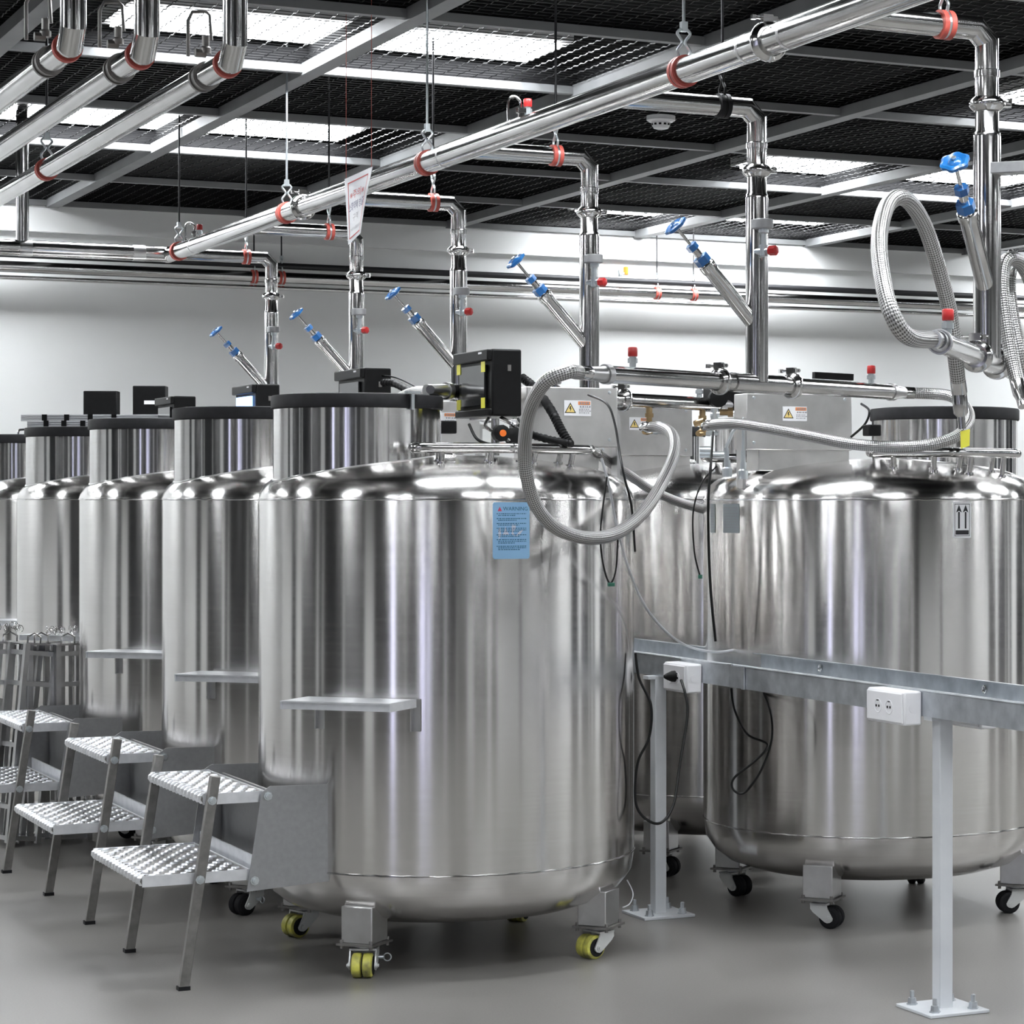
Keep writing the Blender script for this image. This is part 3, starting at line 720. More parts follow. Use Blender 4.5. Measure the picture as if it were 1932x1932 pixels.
def reliefs(p,parent,cap='red',s=1.0,ht=.055):
    p=Vector(p); b=MB(); b.prof(p,(0,0,1),[(0,.010*s),(ht*.25,.010*s),(ht*.25,.015*s),(ht*.5,.015*s),(ht*.5,.011*s),(ht*.62,.011*s)],6)
    o=b.build('relief_valve','zinc',parent,w=True)
    b=MB(); b.prof(p+Vector((0,0,ht*.6)),(0,0,1),[(0,.013*s),(.002,.0145*s),(.024*s,.0145*s),(.027*s,.012*s),(.028*s,.003)],12); b.build('cap',cap,o,w=True)
    return o
# main header along the rows, then turning toward the left along the back
t=thing('main_pipe','long polished steel main pipe running over the gap between tank rows','pipe',(MX,1.5,PH))
b=MB(); yb=12.41
b.cyl((MX,1.5,PH),(MX,yb+.038,PH),.039,32); b.build('pipe_run','steel',t,w=True)
b=MB(); b.cyl((MX,yb,PH),(-1.5,yb,PH),.039,28); b.build('pipe_turn','steel',t,w=True)
def main_y(px):
    k=(px-CX)/F; return MX/(CT*k+ST)*(CT-ST*k)
for px in (1450,572): clampring((MX,main_y(px),PH),(0,1,0),.039,t)
for y in (main_y(1450)-.12,main_y(1450)+.12,8.4,10.4,11.9):
    b=MB(); ringc(b,(MX,y,PH),(0,1,0),.0387,.012,.0012); b.build('weld_band','satin',t,w=True)
for x in (2.9,2.35,1.9,1.5):
    b=MB(); ringc(b,(x,yb,PH),(1,0,0),.0385,.06,.002); b.build('weld_band','satin',t,w=True)
def relief_on_main(y):
    p=Vector((MX,y,PH+.039)); b=MB()
    b.tube(spline([p+Vector((-.03,0,-.01)),p+Vector((-.03,0,.06)),p+Vector((-.01,0,.075)),p+Vector((.012,0,.06)),p+Vector((.012,0,.03))]),.005,8)
    b.prof(p+Vector((.012,-.01,.0)),(0,0,1),[(0,.012),(.02,.012),(.02,.018),(.035,.018)],8); b.build('bypass_tube','steel',t,w=True)
    reliefs(p+Vector((.035,-.01,.0)),t,ht=.07)
relief_on_main(main_y(975)); relief_on_main(main_y(362))
for (p,q,r_,lab) in (((0,Y1-.16,EYE+1.475),(0,Y1-.16,EYE+1.475),.020,'dark narrow pipe topmost of the three along the back wall'),
   ((0,Y1-.16,EYE+1.40),0,.036,'thick polished pipe along the back wall'),((0,Y1-.16,EYE+1.335),0,.014,'thin pipe lowest of the three along the back wall')):
    b=MB(); b.cyl((X0+.02,p[1],p[2]),(X1-.02,p[1],p[2]),r_,24); tag(b.build('wall_pipe','steel' if r_>.03 or r_<.018 else 'rod_dark'),lab,'pipe',group='pipes along the back wall')
# valve on the back wall pipe
t=thing('wall_valve','small white valve with orange cap on the back wall pipe','valve',(0,0,0)); p=at(1143,522,15.0); t.location=p
p.y=Y1-.16
b=MB(); b.prof(p+Vector((0,0,-.02)),(0,0,1),[(0,.018),(.04,.018),(.05,.012)],12); b.bar(p+Vector((0,0,.0)),p+Vector((.05,0,.0)),.02,.02); b.build('valve_body','zinc',t,w=True)
b=MB(); b.prof(p+Vector((.04,0,-.005)),(0,0,1),[(0,.017),(.05,.017),(.055,.01)],12); b.build('cap','orange',t,w=True)
RWS=[3.481,3.549,3.528,3.596,3.573,3.560]
def riser(RW,wy,label,arm_rot,tee_ang,half=(.72,.75),h_el=PH,longarm=False,detail=1,slope=0):
    t=thing('riser_pipe',label,'pipe',(RW,wy,0),group='steel riser pipes dropping between the tank rows')
    top=h_el
    b=MB()
    # branch from the main, mitred elbow, drop
    r=.031; P=[Vector((MX+.036,wy,top)),Vector((RW-.035,wy,top)),Vector((RW,wy,top-.035)),Vector((RW,wy,EYE+1.10))]
    ds=[(P[1]-P[0]).normalized(),((P[1]-P[0]).normalized()+(P[2]-P[1]).normalized()).normalized(),((P[2]-P[1]).normalized()+(P[3]-P[2]).normalized()).normalized(),Vector((0,0,-1))]
    rings=[]; n=28; sd=Vector((0,1,0))
    for p,d,k_ in zip(P,ds,(1,1/math.cos(math.radians(22.5)),1/math.cos(math.radians(22.5)),1)):
        u=d.cross(sd).normalized()
        rings.append([p+u*(r*k_*math.cos(a))+sd*(r*math.sin(a)) for a in (2*math.pi*i/n for i in range(n))])
    b.rings(rings); b.build('branch_pipe','steel',t,w=True,sharp=17)
    b=MB(); E=EYE
    b.prof((RW,wy,E+1.115),(0,0,-1),[(0,.030),(.004,.034),(.02,.034),(.022,.031),(.16,.031),(.165,.0345),(.175,.036),(.75,.036)],28)
    lo=b.build('lower_pipe','steel',t,w=True)
    clampring((RW,wy,E+1.025),(0,0,1),.031,t)
    A=Matrix.Rotation(arm_rot,3,'Z')
    # level puck with test valve and red cap
    b=MB(); d=A@Vector((-.05,-1,0)); d.normalize(); c=Vector((RW,wy,E+.855)); e=Vector((-d.y,d.x,0)); L=.048 if not longarm else .17
    poly=[(0,.030),(L,.030)]+[(L+.030*math.sin(a),.030*math.cos(a)) for a in (math.pi*i/8 for i in range(1,8))]+[(L,-.030),(0,-.030)]
    b.prism(poly,.030,c-Vector((0,0,.015)),d,e,(0,0,1)); pk=b.build('gauge_arm','panel',t,w=True,bevel=.003)
    q=c+d*L; b=MB(); b.prof(q-Vector((0,0,.015)),(0,0,-1),[(0,.016),(.012,.016),(.016,.009),(.05,.009),(.05,.013),(.085,.013)],12)
    rd=A@Vector((.45,-.89,0)); q2=q-Vector((0,0,.085)); b.prof(q2-rd*.03,rd,[(0,.011),(.05,.011)],12); vv=b.build('test_valve','zinc',t,w=True)
    b=MB(); b.prof(q2+rd*.02,rd,[(0,.013),(.002,.016),(.026,.016),(.03,.010)],6); b.build('cap','red',vv,w=True)
    # angled stem valve
    j=Vector((RW,wy,E+.535)); ad=(A@Vector((-.29,0,.305))).normalized()
    b=MB(); b.prof(j,ad,[(0,.024),(.235,.024),(.24,.027),(.262,.027),(.264,.024),(.27,.020)],24); arm=b.build('valve_arm','steel',t,w=True)
    b=MB(); b.prof(j+ad*.268,ad,[(0,.018),(0,.025),(.026,.025),(.026,.018)],6); b.build('gland_nut','blue',arm,w=True)
    b=MB(); b.prof(j+ad*.294,ad,[(0,.013),(.03,.013),(.03,.005),(.125,.005)],14); b.build('stem','steel',arm,w=True)
    b=MB(); b.prof(j+ad*.322,ad,[(0,.012),(0,.019),(.020,.019),(.020,.012)],6); b.build('packing_nut','blue',arm,w=True)
    u=ad.orthogonal().normalized(); v=ad.cross(u); c=j+ad*.41
    R1=[]; N=48
    for dd,rr_ in ((0,.030),(.004,.037),(.012,.037),(.015,.030),(.010,.018),(.016,.013),(.018,.006)):
        R1.append([c+ad*dd+(u*math.cos(a)+v*math.sin(a))*(rr_*(1+(.07*math.cos(6*a) if rr_>.02 else 0))) for a in (2*math.pi*i/N for i in range(N))])
    b=MB(); b.rings(R1); b.build('handwheel','blue',arm,w=True)
    b=MB(); b.prof(c+ad*.018,ad,[(0,.007),(.006,.007),(.007,.003)],6); b.build('hub_nut','zinc',arm,w=True)
    # tee at the bottom
    td=Vector((math.cos(tee_ang),math.sin(tee_ang),0)); zc=E+.36; cc=Vector((RW,wy,zc))
    b=MB(); b.cyl(cc-td*half[0],cc+td*half[1],.026,28); te=b.build('tee_pipe','steel',t,w=True)
    b=MB(); b.cyl(cc-td*.13,cc+td*.13,.030,28); b.build('tee_body','steel',t,w=True)
    for s_ in (-1,1):
        L=half[0] if s_<0 else half[1]
        clampring(cc+td*(.19*s_),td,.026,t)
        ringp=MB(); ringc(ringp,cc+td*(s_*(L-.01)),td,.0255,.02,.004); ringp.prof(cc+td*(s_*L),td*s_,[(0,.024),(.06,.020),(.09,.020)],20); ringp.build('end_ferrule','satin',te,w=True)
        reliefs(cc+td*(s_*(L-.13))+Vector((0,0,.024)),te)
    return t,cc,td
names_=['tall riser at the right edge with a large blue handwheel','riser ending above the arrow-marked tank','riser standing behind the hose coil','riser standing behind the taped screen unit','riser partly behind the hanging sign','farthest riser, above the third tank']
RY=[5.49,6.936,8.211,9.739,11.02,12.36]
tees={}
for i,(y,lab) in enumerate(zip(RY,names_)):
    t,cc,td=riser(RWS[i],y,lab,math.radians(41.5 if i==0 else 2.5), math.radians(49.7 if i==0 else 26.3),half=((.79,.82) if i==0 else (.74,.77)),longarm=(i==0))
    tees[i]=(cc,td,t)
HL,HR=.76,.79
# three supply pipes at the upper left: drop from the ceiling, mitre, run toward the back wall
for i,(X,Z,lab) in enumerate(((-1.175,5.86,'leftmost of the three large steel pipes coming down from the ceiling'),(-.995,5.96,'middle of the three large steel pipes coming down from the ceiling'),(-.77,6.08,'rightmost of the three large steel pipes coming down from the ceiling'))):
    c=cw(X,Z); c.z=EYE+1.22; t=thing('supply_pipe',lab,'pipe',tuple(c),group='three supply pipes from the ceiling')
    r=.0345; P=[c+Vector((0,0,1.1)),c+Vector((0,0,.045)),c+Vector((0,.040,0)),Vector((c.x,12.41-.036,c.z))]
    ds=[Vector((0,0,-1)),Vector((0,.42,-1)).normalized(),Vector((0,1,-.42)).normalized(),Vector((0,1,0))]; sd=Vector((1,0,0)); rings=[]
    for p,d,k_ in zip(P,ds,(1,1.08,1.08,1)):
        u=d.cross(sd).normalized(); rings.append([p+u*(r*k_*math.cos(a))+sd*(r*math.sin(a)) for a in (2*math.pi*q/32 for q in range(32))])
    MB().rings(rings).build('pipe_run','steel',t,w=True,sharp=17)
    b=MB(); ringc(b,(c.x,c.y+.075,c.z),(0,1,-.1),r,.020,.006); b.build('red_gasket','red_rubber',t,w=True)
    b=MB(); 
    for dy in (.30,.345): ringc(b,(c.x,c.y+dy,c.z),(0,1,0),r,.014,.007)
    ringc(b,(c.x,c.y+.322,c.z),(0,1,0),r,.04,.003); b.build('coupling','leg',t,w=True)
    b=MB(); p=Vector((c.x-.10,c.y+.12,c.z+.02)); b.tube([p+Vector((0,0,0)),p+Vector((0,0,.10)),p+Vector((.012,0,.125)),p+Vector((.05,0,.13)),p+Vector((.062,0,.12)),p+Vector((.066,0,.05))],.0055,8); b.build('vent_tube','leg',t,w=True)
    b=MB(); q=Vector((c.x-.045,c.y+.14,c.z+.035)); b.prof(q,(0,0,1),[(0,.016),(.015,.016),(.02,.011),(.05,.011)],10); b.prof(q,(-1,0,0),[(0,.012),(.03,.012)],8); b.build('bleed_valve','leg',t,w=True)
# riser at the far left from the back header
tag(MB().cyl((2.337,12.41,PH+.03),(2.337,12.41,CEIL+.3),.031,24).build('riser_stub','steel'),'short upright steel pipe rising from the back header at far left','pipe')
# ------------------------------------------------------------------ pipe hangers: rod, clevis, rubber lined ring
def hanger(p,d,r,label,rubber='red_rubber',rodm='zinc',up=True):
    p=Vector(p); t=thing('pipe_hanger',label,'pipe hanger',tuple(p),group='rod hangers with lined clamps')
    d=Vector(d).normalized(); b=MB()
    for s_ in (-1,1): ringc(b,p+d*(.011*s_),d,r,.014,.007)
    b.build('lined_ring',rubber,t,w=True)
    b=MB(); ringc(b,p,d,r,.010,.005)
    s=d.cross(Vector((0,0,1))).normalized(); top=p+Vector((0,0,r+.085))
    for q in (-1,1): b.tube(spline([p+Vector((0,0,r-.002))+s*(.012*q),p+Vector((0,0,r+.02))+s*(.020*q),p+Vector((0,0,r+.045))+s*(.005*q),p+Vector((0,0,r+.07))+s*(.020*q),top+s*(.004*q)]),.0045,8)
    b.bar(top+Vector((0,0,-.01)),top+Vector((0,0,.018)),.018,.018,up=(1,0,0))
    b.build('clevis','zinc' if rubber!='rubber' else 'black',t,w=True)
    MB().cyl(top,(p.x,p.y,CEIL+.2),.0048,8).build('rod',rodm,t,w=True)
    return t
for px,lab,rm in ((1290,'hanger with pale zinc rod on the main pipe, nearest of all','zinc'),(806,'hanger on the main pipe beside the sign','zinc'),(541,'hanger next to a coupling on the main pipe, left of the sign','zinc'),(338,'hanger at the far end of the main pipe by its corner','rod_dark')):
    hanger((MX,main_y(px),PH),(0,1,0),.039,lab,rodm=rm)
for i,(dx,lab,rb) in enumerate(((-.13,'hanger over the elbow of the tall right-edge riser','red_rubber'),(-.12,'black lined hanger on the branch beside the smoke detector','rubber'),(-.13,'hanger on the branch of the riser behind the hose coil','red_rubber'),(-.11,'hanger on the branch of the riser behind the taped unit','red_rubber'),(-.13,'hanger on the branch just left of the sign','red_rubber'),(-.13,'hanger on the farthest branch above the third tank','red_rubber'))):
    hanger((RWS[i]+dx,RY[i],PH),(1,0,0),.031,lab,rubber=rb,rodm='rod_dark')
def y_on(x,px):
    k=(px-CX)/F; return x/(CT*k+ST)*(CT-ST*k)
hanger((cw(-.77,6.08).x,y_on(cw(-.77,6.08).x,88),PH),(0,1,0),.0345,'hanger on the rightmost ceiling supply pipe','red_rubber','rod_dark')
for px,lab in ((693,'hanger on the back wall pipe seen right of the sign'),(1458,'pale hanger on the back wall pipe beside the arrow-side riser'),(642,'hanger on the back wall pipe left of the sign'),(1390,'dark rod hanger on the back wall pipe, right half')):
    k=(px-CX)/F; Zw=(Y1-.16)/(CT-ST*k); q=cw(k*Zw,Zw); hanger((q.x,Y1-.16,EYE+1.40),(1,0,0),.036,lab,'red_rubber','rod_dark')
#@@HOSES
# ------------------------------------------------------------------ braided hoses
def hose(pts,r,label,ends=True):
    t=thing('braided_hose',label,'hose',tuple(pts[0]),group='braided steel hoses')
    P=spline(pts,12); MB().tube(P,r,20).build('braid','braid',t,w=True)
    for p,q in ((P[0],P[3]),(P[-1],P[-4])):
        d=(p-q).normalized(); MB().prof(p-d*.035,d,[(0,r*1.02),(.035,r*1.06),(.05,r*.8),(.075,r*.8)],18).build('ferrule','steel',t,w=True)
    return t
cc,td,_=tees[1]; e1=cc-td*(HL+.05); e2=cc+td*(HR+.05)
hose([e1,e1-td*.05,at(1070,702,6.20),at(1028,722,6.20),at(1000,772,6.28),at(990,840,6.45),at(994,900,6.5),at(1012,955,6.55),at(1050,997,6.62),at(1110,1015,6.72),at(1165,1005,6.85),at(1215,965,7.05),at(1252,905,7.3),at(1272,855,7.55),at(1268,820,7.8),at(1245,806,7.95),at(1222,806,8.03)],.0205,'large braided hose coil hanging in front of the nearest tank')
hose([at(1338,803,7.75),at(1380,799,7.62),at(1450,808,7.5),at(1530,823,7.4),at(1610,838,7.32),at(1690,843,7.28),at(1760,838,7.26),at(1806,822,7.28),at(1828,795,7.33),at(1822,768,7.38),at(1795,748,7.42),at(1760,743,7.45),e2],.0195,'braided hose sweeping low across the arrow-marked tank')
cc,td,_=tees[0]; e1=cc-td*(HL+.05); e2=cc+td*(HR+.05)
hose([e1,e1-td*.04,at(1712,634,4.84),at(1681,588,4.82),at(1664,520,4.88),at(1659,450,4.98),at(1672,392,5.1),at(1697,372,5.15),at(1722,388,5.2),at(1748,435,5.28),at(1775,520,5.36),at(1794,600,5.42),at(1803,680,5.46),at(1810,740,5.5)],.0195,'tall inverted loop of braided hose with yellow tape at its end')
small('hose_nozzle','steel','tapered nozzle hanging below the tall hose loop','nozzle',lambda b: b.prof(at(1810,742,5.5),at(1817,835,5.5)-at(1810,742,5.5),[(0,.019),(.02,.020),(.05,.019),(.06,.010),(.09,.010)],16))
small('yellow_tape','tape','yellow tape flag wrapped on the nozzle end','tape',lambda b: b.prism([(-.010,-.028),(.012,-.020),(.013,.022),(-.011,.016)],.005,at(1820,826,5.5),(CT,-ST,0),(0,0,1),(-ST,-CT,0)))
hose([at(1925,742,5.75),at(1912,690,5.78),at(1898,610,5.8),at(1890,540,5.82),at(1894,500,5.84),at(1908,488,5.86),at(1928,500,5.9),at(1950,545,5.95),at(1972,620,6.0)],.0195,'braided hose loop at the right edge of the view')
hose([at(1908,500,5.95),at(1905,540,5.94),at(1912,600,5.92),at(1925,665,5.9),at(1940,730,5.9)],.017,'inner braided strand beside the right-edge hose loop')
cc,td,_=tees[2]; e1=cc-td*(HL+.05)
hose([e1,at(812,740,7.4),at(790,738,7.55),at(765,745,7.7),at(745,758,7.85)],.018,'braided hose end behind the nearest tank lid')
hose([at(1122,852,7.35),at(1150,872,7.5),at(1185,895,7.7),at(1225,922,7.9),at(1275,945,8.1),at(1330,962,8.3)],.017,'braided hose running behind the nearest tank shoulder toward the other row')
# brass fittings under the dark tee pipe
cc,td,_=tees[2]
for sx,lab in ((.34,'brass elbow valve feeding the hose coil'),(.66,'brass elbow valve feeding the low sweeping hose')):
    p=cc+td*sx+Vector((0,0,-.025)); t=thing('brass_valve',lab,'valve',tuple(p),group='brass elbow valves')
    b=MB(); b.prof(p,(0,0,-1),[(0,.012),(.02,.012),(.02,.016),(.035,.016),(.035,.011),(.07,.011),(.075,.017),(.095,.015)],10); b.prof(p+Vector((0,0,-.085)),(-.8,-.5,-.1),[(0,.012),(.02,.014),(.035,.010)],10); b.build('elbow','brass',t,w=True)
    b=MB(); b.prof(p+Vector((0,0,-.085)),(.85,-.4,-.05),[(-.0,.009),(.02,.012),(.03,.012),(.03,.008),(.06,.008)],6); b.build('nipple','zinc',t,w=True)
# manifold clutter at the back left shoulder of the arrow-marked tank
t=thing('valve_manifold','cluster of small valves and tubes on the arrow-marked tank shoulder','valves',tuple(at(1370,850,7.9)))
b=MB()
for x0,y0,x1,y1,r_,Z in ((1372,880,1370,845,.009,7.75),(1402,885,1402,850,.009,7.75),(1402,850,1402,800,.005,7.75),(1370,845,1382,815,.006,7.75),(1382,815,1415,775,.005,7.8),(1320,858,1370,858,.012,8.0),(1320,850,1345,850,.016,8.0),(1340,782,1420,778,.012,8.2),(1348,770,1348,800,.014,8.2),(1395,845,1425,848,.006,7.9)):
    b.cyl(at(x0,y0,Z),at(x1,y1,Z),r_,10)
for x0,y0,Z in ((1372,884,7.75),(1402,888,7.75)): b.prof(at(x0,y0,Z)-Vector((0,0,.03)),(0,0,1),[(0,.018),(.03,.018),(.035,.012),(.06,.012)],12)
b.build('tube_cluster','zinc',t,w=True)
b=MB(); b.box(at(1375,752,8.45),(.17,.10,.10)); b.prof(at(1352,752,8.3),(CT*.2-ST,-ST*.2-CT,0),[(0,.035),(.05,.035),(.055,.02)],12); b.build('actuator','black',t,w=True)
b=MB(); b.prof(at(1358,778,8.15),(CT,-ST,0),[(0,.012),(.03,.012),(.03,.018),(.05,.018)],6); b.build('union','brass',t,w=True)
b=MB(); b.prof(at(1310,800,8.15),(.5,-.5,.2),[(0,.012),(.04,.012)],6); b.build('union','brass',t,w=True)
small('lever','black','black valve lever resting above the tee pipe of the arrow-marked tank','lever',lambda b: b.bar(at(1535,708,7.35),at(1608,712,7.4),.022,.022))
for y,lab in ((1.0,'small black sensor block beside the neck of the arrow-marked tank'),):
    tag(MB().box(at(1645,812,7.75),(.05,.05,.04)).build('sensor_block','black',bevel=.004),lab,'sensor')
tag(MB().box(at(843,806,7.55),(.055,.055,.045)).build('sensor_block','black',bevel=.004),'small black sensor block left of the taped screen unit','sensor')
# ------------------------------------------------------------------ cables
def cable(pts,r,m,label,sub=10):
    b=MB(); b.tube(spline(pts,sub),r,8); return tag(b.build('cable',m),label,'cable',group='loose cables')
cable([at(1110,745,7.35),at(1145,762,7.2),at(1160,800,7.1),at(1170,860,6.98),at(1178,900,6.95),at(1192,960,6.98),at(1198,1040,7.1)],.004,'cable','black cable leaving the hazard-stickered cabinet behind the hose coil')
cable([at(1135,865,6.85),at(1150,920,6.86),at(1163,990,6.9),at(1185,1070,7.0),at(1215,1140,7.2),at(1255,1190,7.4),at(1300,1220,7.6),at(1355,1230,7.75),at(1408,1221,7.85)],.0045,'cable_grey','light grey cable sagging from the nearest tank to the cable tray')
cable([at(1145,900,6.85),at(1133,1000,6.82),at(1137,1060,6.82),at(1150,1100,6.83),at(1162,1075,6.84),at(1166,1010,6.86)],.003,'cable','thin dark wire loop on the nearest tank below the hose coil')
cable([at(1345,815,7.8),at(1341,880,7.7),at(1336,960,7.68),at(1340,1100,7.7),at(1350,1210,7.72)],.005,'cable','black cable running straight down beside the arrow-marked tank')
cable([at(1352,880,7.75),at(1325,910,7.7),at(1308,965,7.68),at(1310,1040,7.68),at(1320,1085,7.68)],.003,'cable','thin black wire bowed out beside the arrow-marked tank')
cable([at(1625,762,7.9),at(1640,775,7.85),at(1632,800,7.85),at(1605,825,7.85)],.0045,'cable','short black lead behind the low sweeping hose')
cable([at(1380,1300,7.72),at(1386,1340,7.6),at(1410,1385,7.5),at(1448,1405,7.45),at(1425,1435,7.42),at(1385,1468,7.42),at(1384,1490,7.42),at(1405,1495,7.42),at(1435,1455,7.42),at(1455,1400,7.45),at(1455,1350,7.5),at(1440,1305,7.72)],.0042,'cable','black power lead looped in front of the arrow-marked tank')
cable([at(1199,1232,7.25),at(1206,1280,7.25),at(1228,1330,7.25),at(1225,1390,7.25),at(1203,1440,7.25),at(1199,1510,7.25),at(1215,1542,7.25),at(1245,1553,7.27),at(1270,1520,7.3),at(1283,1440,7.35),at(1297,1350,7.4),at(1293,1310,7.42),at(1285,1283,7.45)],.0048,'cable','long black power lead hanging to the near socket box plug')
cable([at(1183,1660,7.3),at(1194,1685,7.3),at(1188,1705,7.25),at(1175,1712,7.2)],.0022,'cable_grey','thin pale wire curling at the nearest tank rear leg')
cable([at(700,708,8.2),at(745,712,8.1),at(785,730,8.0)],.003,'cable','thin black wire arching behind the nearest tank lid')
tag(MB().box(at(1153,1103,6.83),(.022,.01,.012)).build('connector','green',bevel=.002),'tiny green connector on the thin wire of the nearest tank','connector')
tag(MB().box(at(1321,1088,7.68),(.014,.01,.014)).build('connector','green',bevel=.002),'tiny green connector at the end of the bowed wire','connector')
#@@TRAY
# ------------------------------------------------------------------ galvanised cable tray on posts
TX0,TX1=3.765,4.01; ty0,ty1=3.0,13.6
t=thing('cable_tray','long galvanised cable tray on white posts between tank rows','cable tray',(TX0,ty0,.863))
b=MB()
b.box((TX0,(ty0+ty1)/2,.900),(.003,ty1-ty0,.076)); b.box((TX0+.007,(ty0+ty1)/2,.938),(.016,ty1-ty0,.004)); b.box((TX0+.006,(ty0+ty1)/2,.864),(.014,ty1-ty0,.003))
b.tube([(TX0,ty0,.937),(TX0,ty1,.937)],.0045,8)
b.build('near_side','galv',t,w=True)
b=MB(); b.box((TX1,(ty0+ty1)/2,.908),(.003,ty1-ty0,.092)); b.box((TX1-.007,(ty0+ty1)/2,.954),(.016,ty1-ty0,.003)); b.build('far_side','galv',t,w=True)
b=MB(); b.box(((TX0+TX1)/2,(ty0+ty1)/2,.866),(TX1-TX0,ty1-ty0,.003)); b.build('bottom','galv',t,w=True)
b=MB(); yj=7.50; b.box((TX0-.004,yj,.900),(.004,.11,.072)); b.box((TX0-.004,yj+.045,.938),(.012,.03,.006)); b.box((TX0-.006,yj-.052,.900),(.004,.02,.078)); b.build('splice_plate','galv',t,w=True)
for y in (7.36,6.33,9.2):
    b=MB(); c=Vector((TX1-.006,y,.93)); b.tube([c+Vector((0,.010*math.cos(a),.010*math.sin(a))) for a in (2*math.pi*i/16 for i in range(16))],.0035,8,closed=True); b.build('eye_ring','steel',t,w=True)
tp=thing('tray_post','white square post with the large floor plate in front','post',(3.817,6.263,0),group='white tray posts')
b=MB(); b.box((0,0,.43),(.045,.045,.85)); b.build('tube','post',tp,bevel=.003)
b=MB(); b.box((0,0,.005),(.20,.20,.010)); pl=b.build('base_plate','post',tp,bevel=.002)
b=MB(); b.box((.06,0,.857),(.22,.045,.012)); b.build('top_bracket','post',tp)
for x,y in ((-.065,.065),(.065,-.065),(.065,.065),(-.065,-.065)):
    if (x,y) in ((.065,.065),): pass
    b=MB(); b.prof((x,y,.01),(0,0,1),[(0,.017),(.004,.017),(.004,.014),(.02,.012),(.02,.007),(.04,.007),(.042,.003)],6); b.build('anchor_bolt','galv',pl)
for y,lab in ((8.157,'white square post standing close behind the nearest tank'),(10.05,'white square post hidden deeper between the rows')):
    o=copy_tree(tp); o.location=(3.775 if y<9 else 3.80,y,0); o['label']=lab
def socket_box(loc,L,label,plug=False,facing=1):
    t=thing('socket_box',label,'socket box',loc,group='white twin socket boxes on the cable tray')
    b=MB(); b.box((-.03,L/2,.05),(.06,L,.10)); b.build('housing','white',t,bevel=.006)
    b=MB(); b.box((-.0625,L/2,.05),(.006,L-.012,.088)); fp=b.build('face_plate','white',t,bevel=.004)
    for y in ((L*.36,L*.66)):
        b=MB(); b.prof((-.0655,y,.05),(-1,0,0),[(0,.0215),(.0015,.021),(.0015,.019),(.0006,.018),(.0006,.0005)],24); so=b.build('socket','white',fp)
        b=MB(); b.box((-.0664,y-.008,.05),(.002,.006,.007)); b.box((-.0664,y+.008,.05),(.002,.006,.007)); b.box((-.0664,y,.066),(.002,.012,.003)); b.build('pin_hole','black',so)
    if plug:
        b=MB(); b.prof((-.066,L*.45,.055),(-1,0,0),[(0,.02),(.012,.019),(.03,.012),(.04,.006)],16); b.build('plug','black',t)
    b=MB(); b.prof((-.03,-.0005,.05),(0,-1,0),[(0,.014),(.001,.014),(.001,.0125)],20); b.build('knockout','white',t)
    return t
socket_box((TX0-.002,6.29,.835),.22,'white socket box with two empty round sockets beside the front post')
socket_box((TX0-.002,7.77,.827),.185,'white socket box with a black plug inserted',True)
for y,lab in ((7.87,'white socket box mostly hidden behind the tray by the splice plate'),(6.37,'white socket box mostly hidden behind the tray by the front post')):
    o=socket_box((TX1+.065,y,.805),.17,lab)
#@@SMALL
# ------------------------------------------------------------------ smoke detector, hanging sign
p=at(1247,226,10.3); p.z=CEIL-.02
t=thing('smoke_detector','white round smoke detector under the mesh ceiling','smoke detector',tuple(p))
MB().prof(p+Vector((0,0,.02)),(0,0,-1),[(0,.068),(.02,.068),(.024,.060),(.028,.056)],32).build('base','detector',t,w=True)
b=MB(); b.prof(p+Vector((0,0,-.008)),(0,0,-1),[(0,.045),(.012,.045),(.03,.034),(.034,.02)],28); b.build('sensor_head','detector',t,w=True)
b=MB()
for i in range(12):
    a=2*math.pi*i/12; b.box(p+Vector((.0435*math.cos(a),.0435*math.sin(a),-.020)),(.004,.012,.009),a)
b.build('slots','black',t,w=True)
TL,TR,BL,BR=at(650,338,8.34),at(703,314,8.08),at(657,462,8.34),at(680,440,8.18)
t=thing('hanging_sign','white laminated notice with red border hanging on strings','sign',tuple((TL+TR)/2))
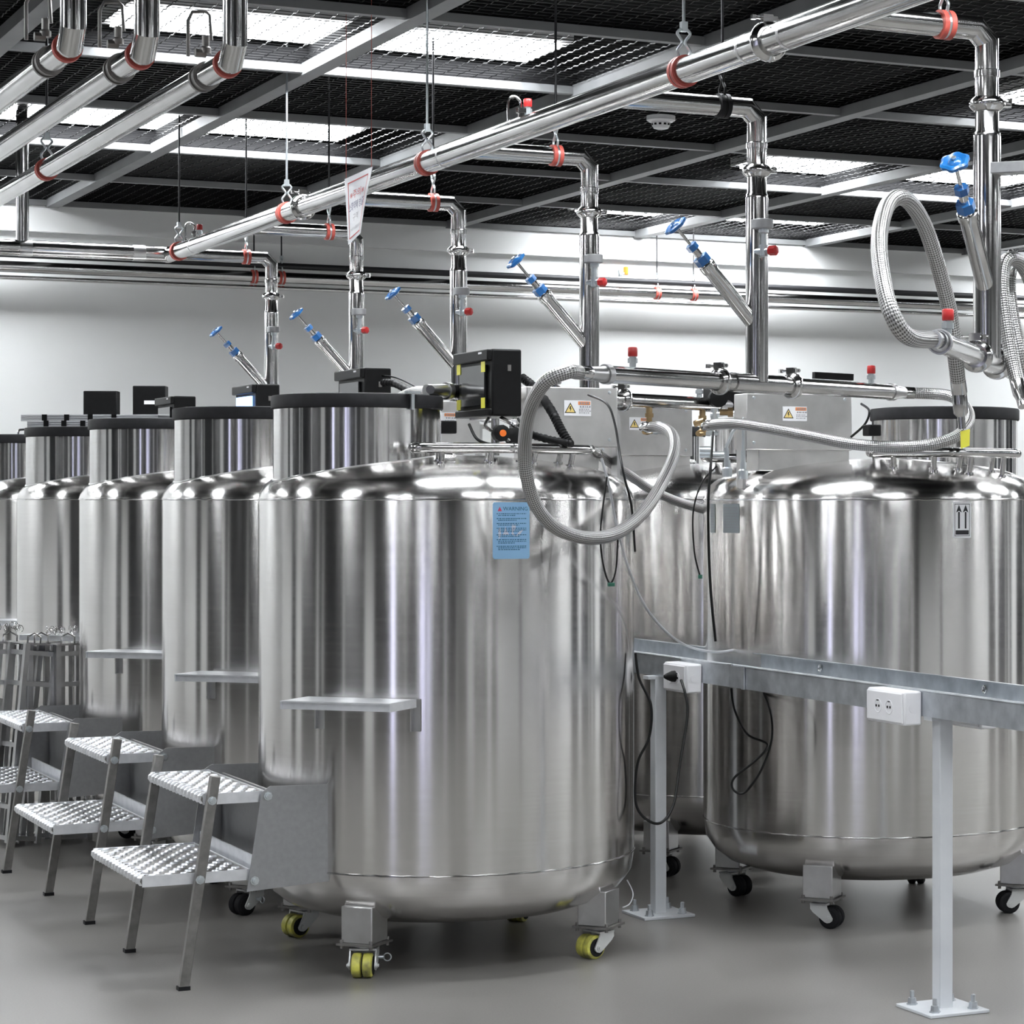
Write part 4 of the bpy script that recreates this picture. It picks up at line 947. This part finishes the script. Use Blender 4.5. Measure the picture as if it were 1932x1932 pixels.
def surf(u,v):   # u 0..1 left to right, v 0..1 top to bottom, gentle curl of the sheet
    top=TL+(TR-TL)*u; bot=BL+(BR-BL)*u; p=top+(bot-top)*v
    return p+Vector((-ST,-CT,0))*(.02*math.sin(math.pi*v)*u)
nrm=Vector((-CT*.9,-.2,0)).normalized()
nf=(TR-TL).cross(BL-TL).normalized()
if nf.dot(Vector((0,0,EYE))-TL)<0: nf=-nf
def patch(name,m,parent,u0,u1,v0,v1,l,back=False,n=10):
    b=MB()
    for s_ in ((l,) if not back else (l,l-.0012)):
        o=len(b.v)
        for j in range(n+1):
            for i in range(n+1): b.v.append(surf(u0+(u1-u0)*i/n,v0+(v1-v0)*j/n)+nf*s_)
        for j in range(n):
            for i in range(n):
                q=[o+j*(n+1)+i,o+(j+1)*(n+1)+i,o+(j+1)*(n+1)+i+1,o+j*(n+1)+i+1]; b.f.append(q); b.fl.append(False)
    return b.build(name,m,parent,w=True)
sh=patch('sheet','paper',t,0,1,0,1,0,True)
for nm,(a_,b_,c_,d_) in (('border',(.12,.9,.085,.105)),('border',(.12,.9,.925,.945)),('border',(.12,.15,.085,.945)),('border',(.885,.9,.085,.945))):
    patch(nm,'txt_red',sh,a_,b_,c_,d_,.0008,n=8)
for body,m_,vc,hh,wd in (('※주의※','txt_red',.30,.13,.62),('소화약제 방출','txt_blue',.48,.14,.74),('구역','print_grey',.66,.11,.3),('관계자 외 출입금지','print_grey',.83,.05,.66)):
    vs,fs=text_mb(body,1.0); xs=[v.x for v in vs]; ys=[v.y for v in vs]
    if not xs: continue
    sx=wd/(max(xs)-min(xs)); sy=hh/(max(ys)-min(ys)); cx=(max(xs)+min(xs))/2; cy=(max(ys)+min(ys))/2
    b=MB(); b.add([surf(.52+(v.x-cx)*sx,vc-(v.y-cy)*sy)+nf*.0010 for v in vs],fs,True); b.build('lettering',m_,sh,w=True)
b=MB()
for c in (TL+(TR-TL)*.06,TR-(TR-TL)*.04): b.cyl(c,(c.x,c.y,CEIL+.05),.0012,6)
b.build('strings','red_rubber',t,w=True)
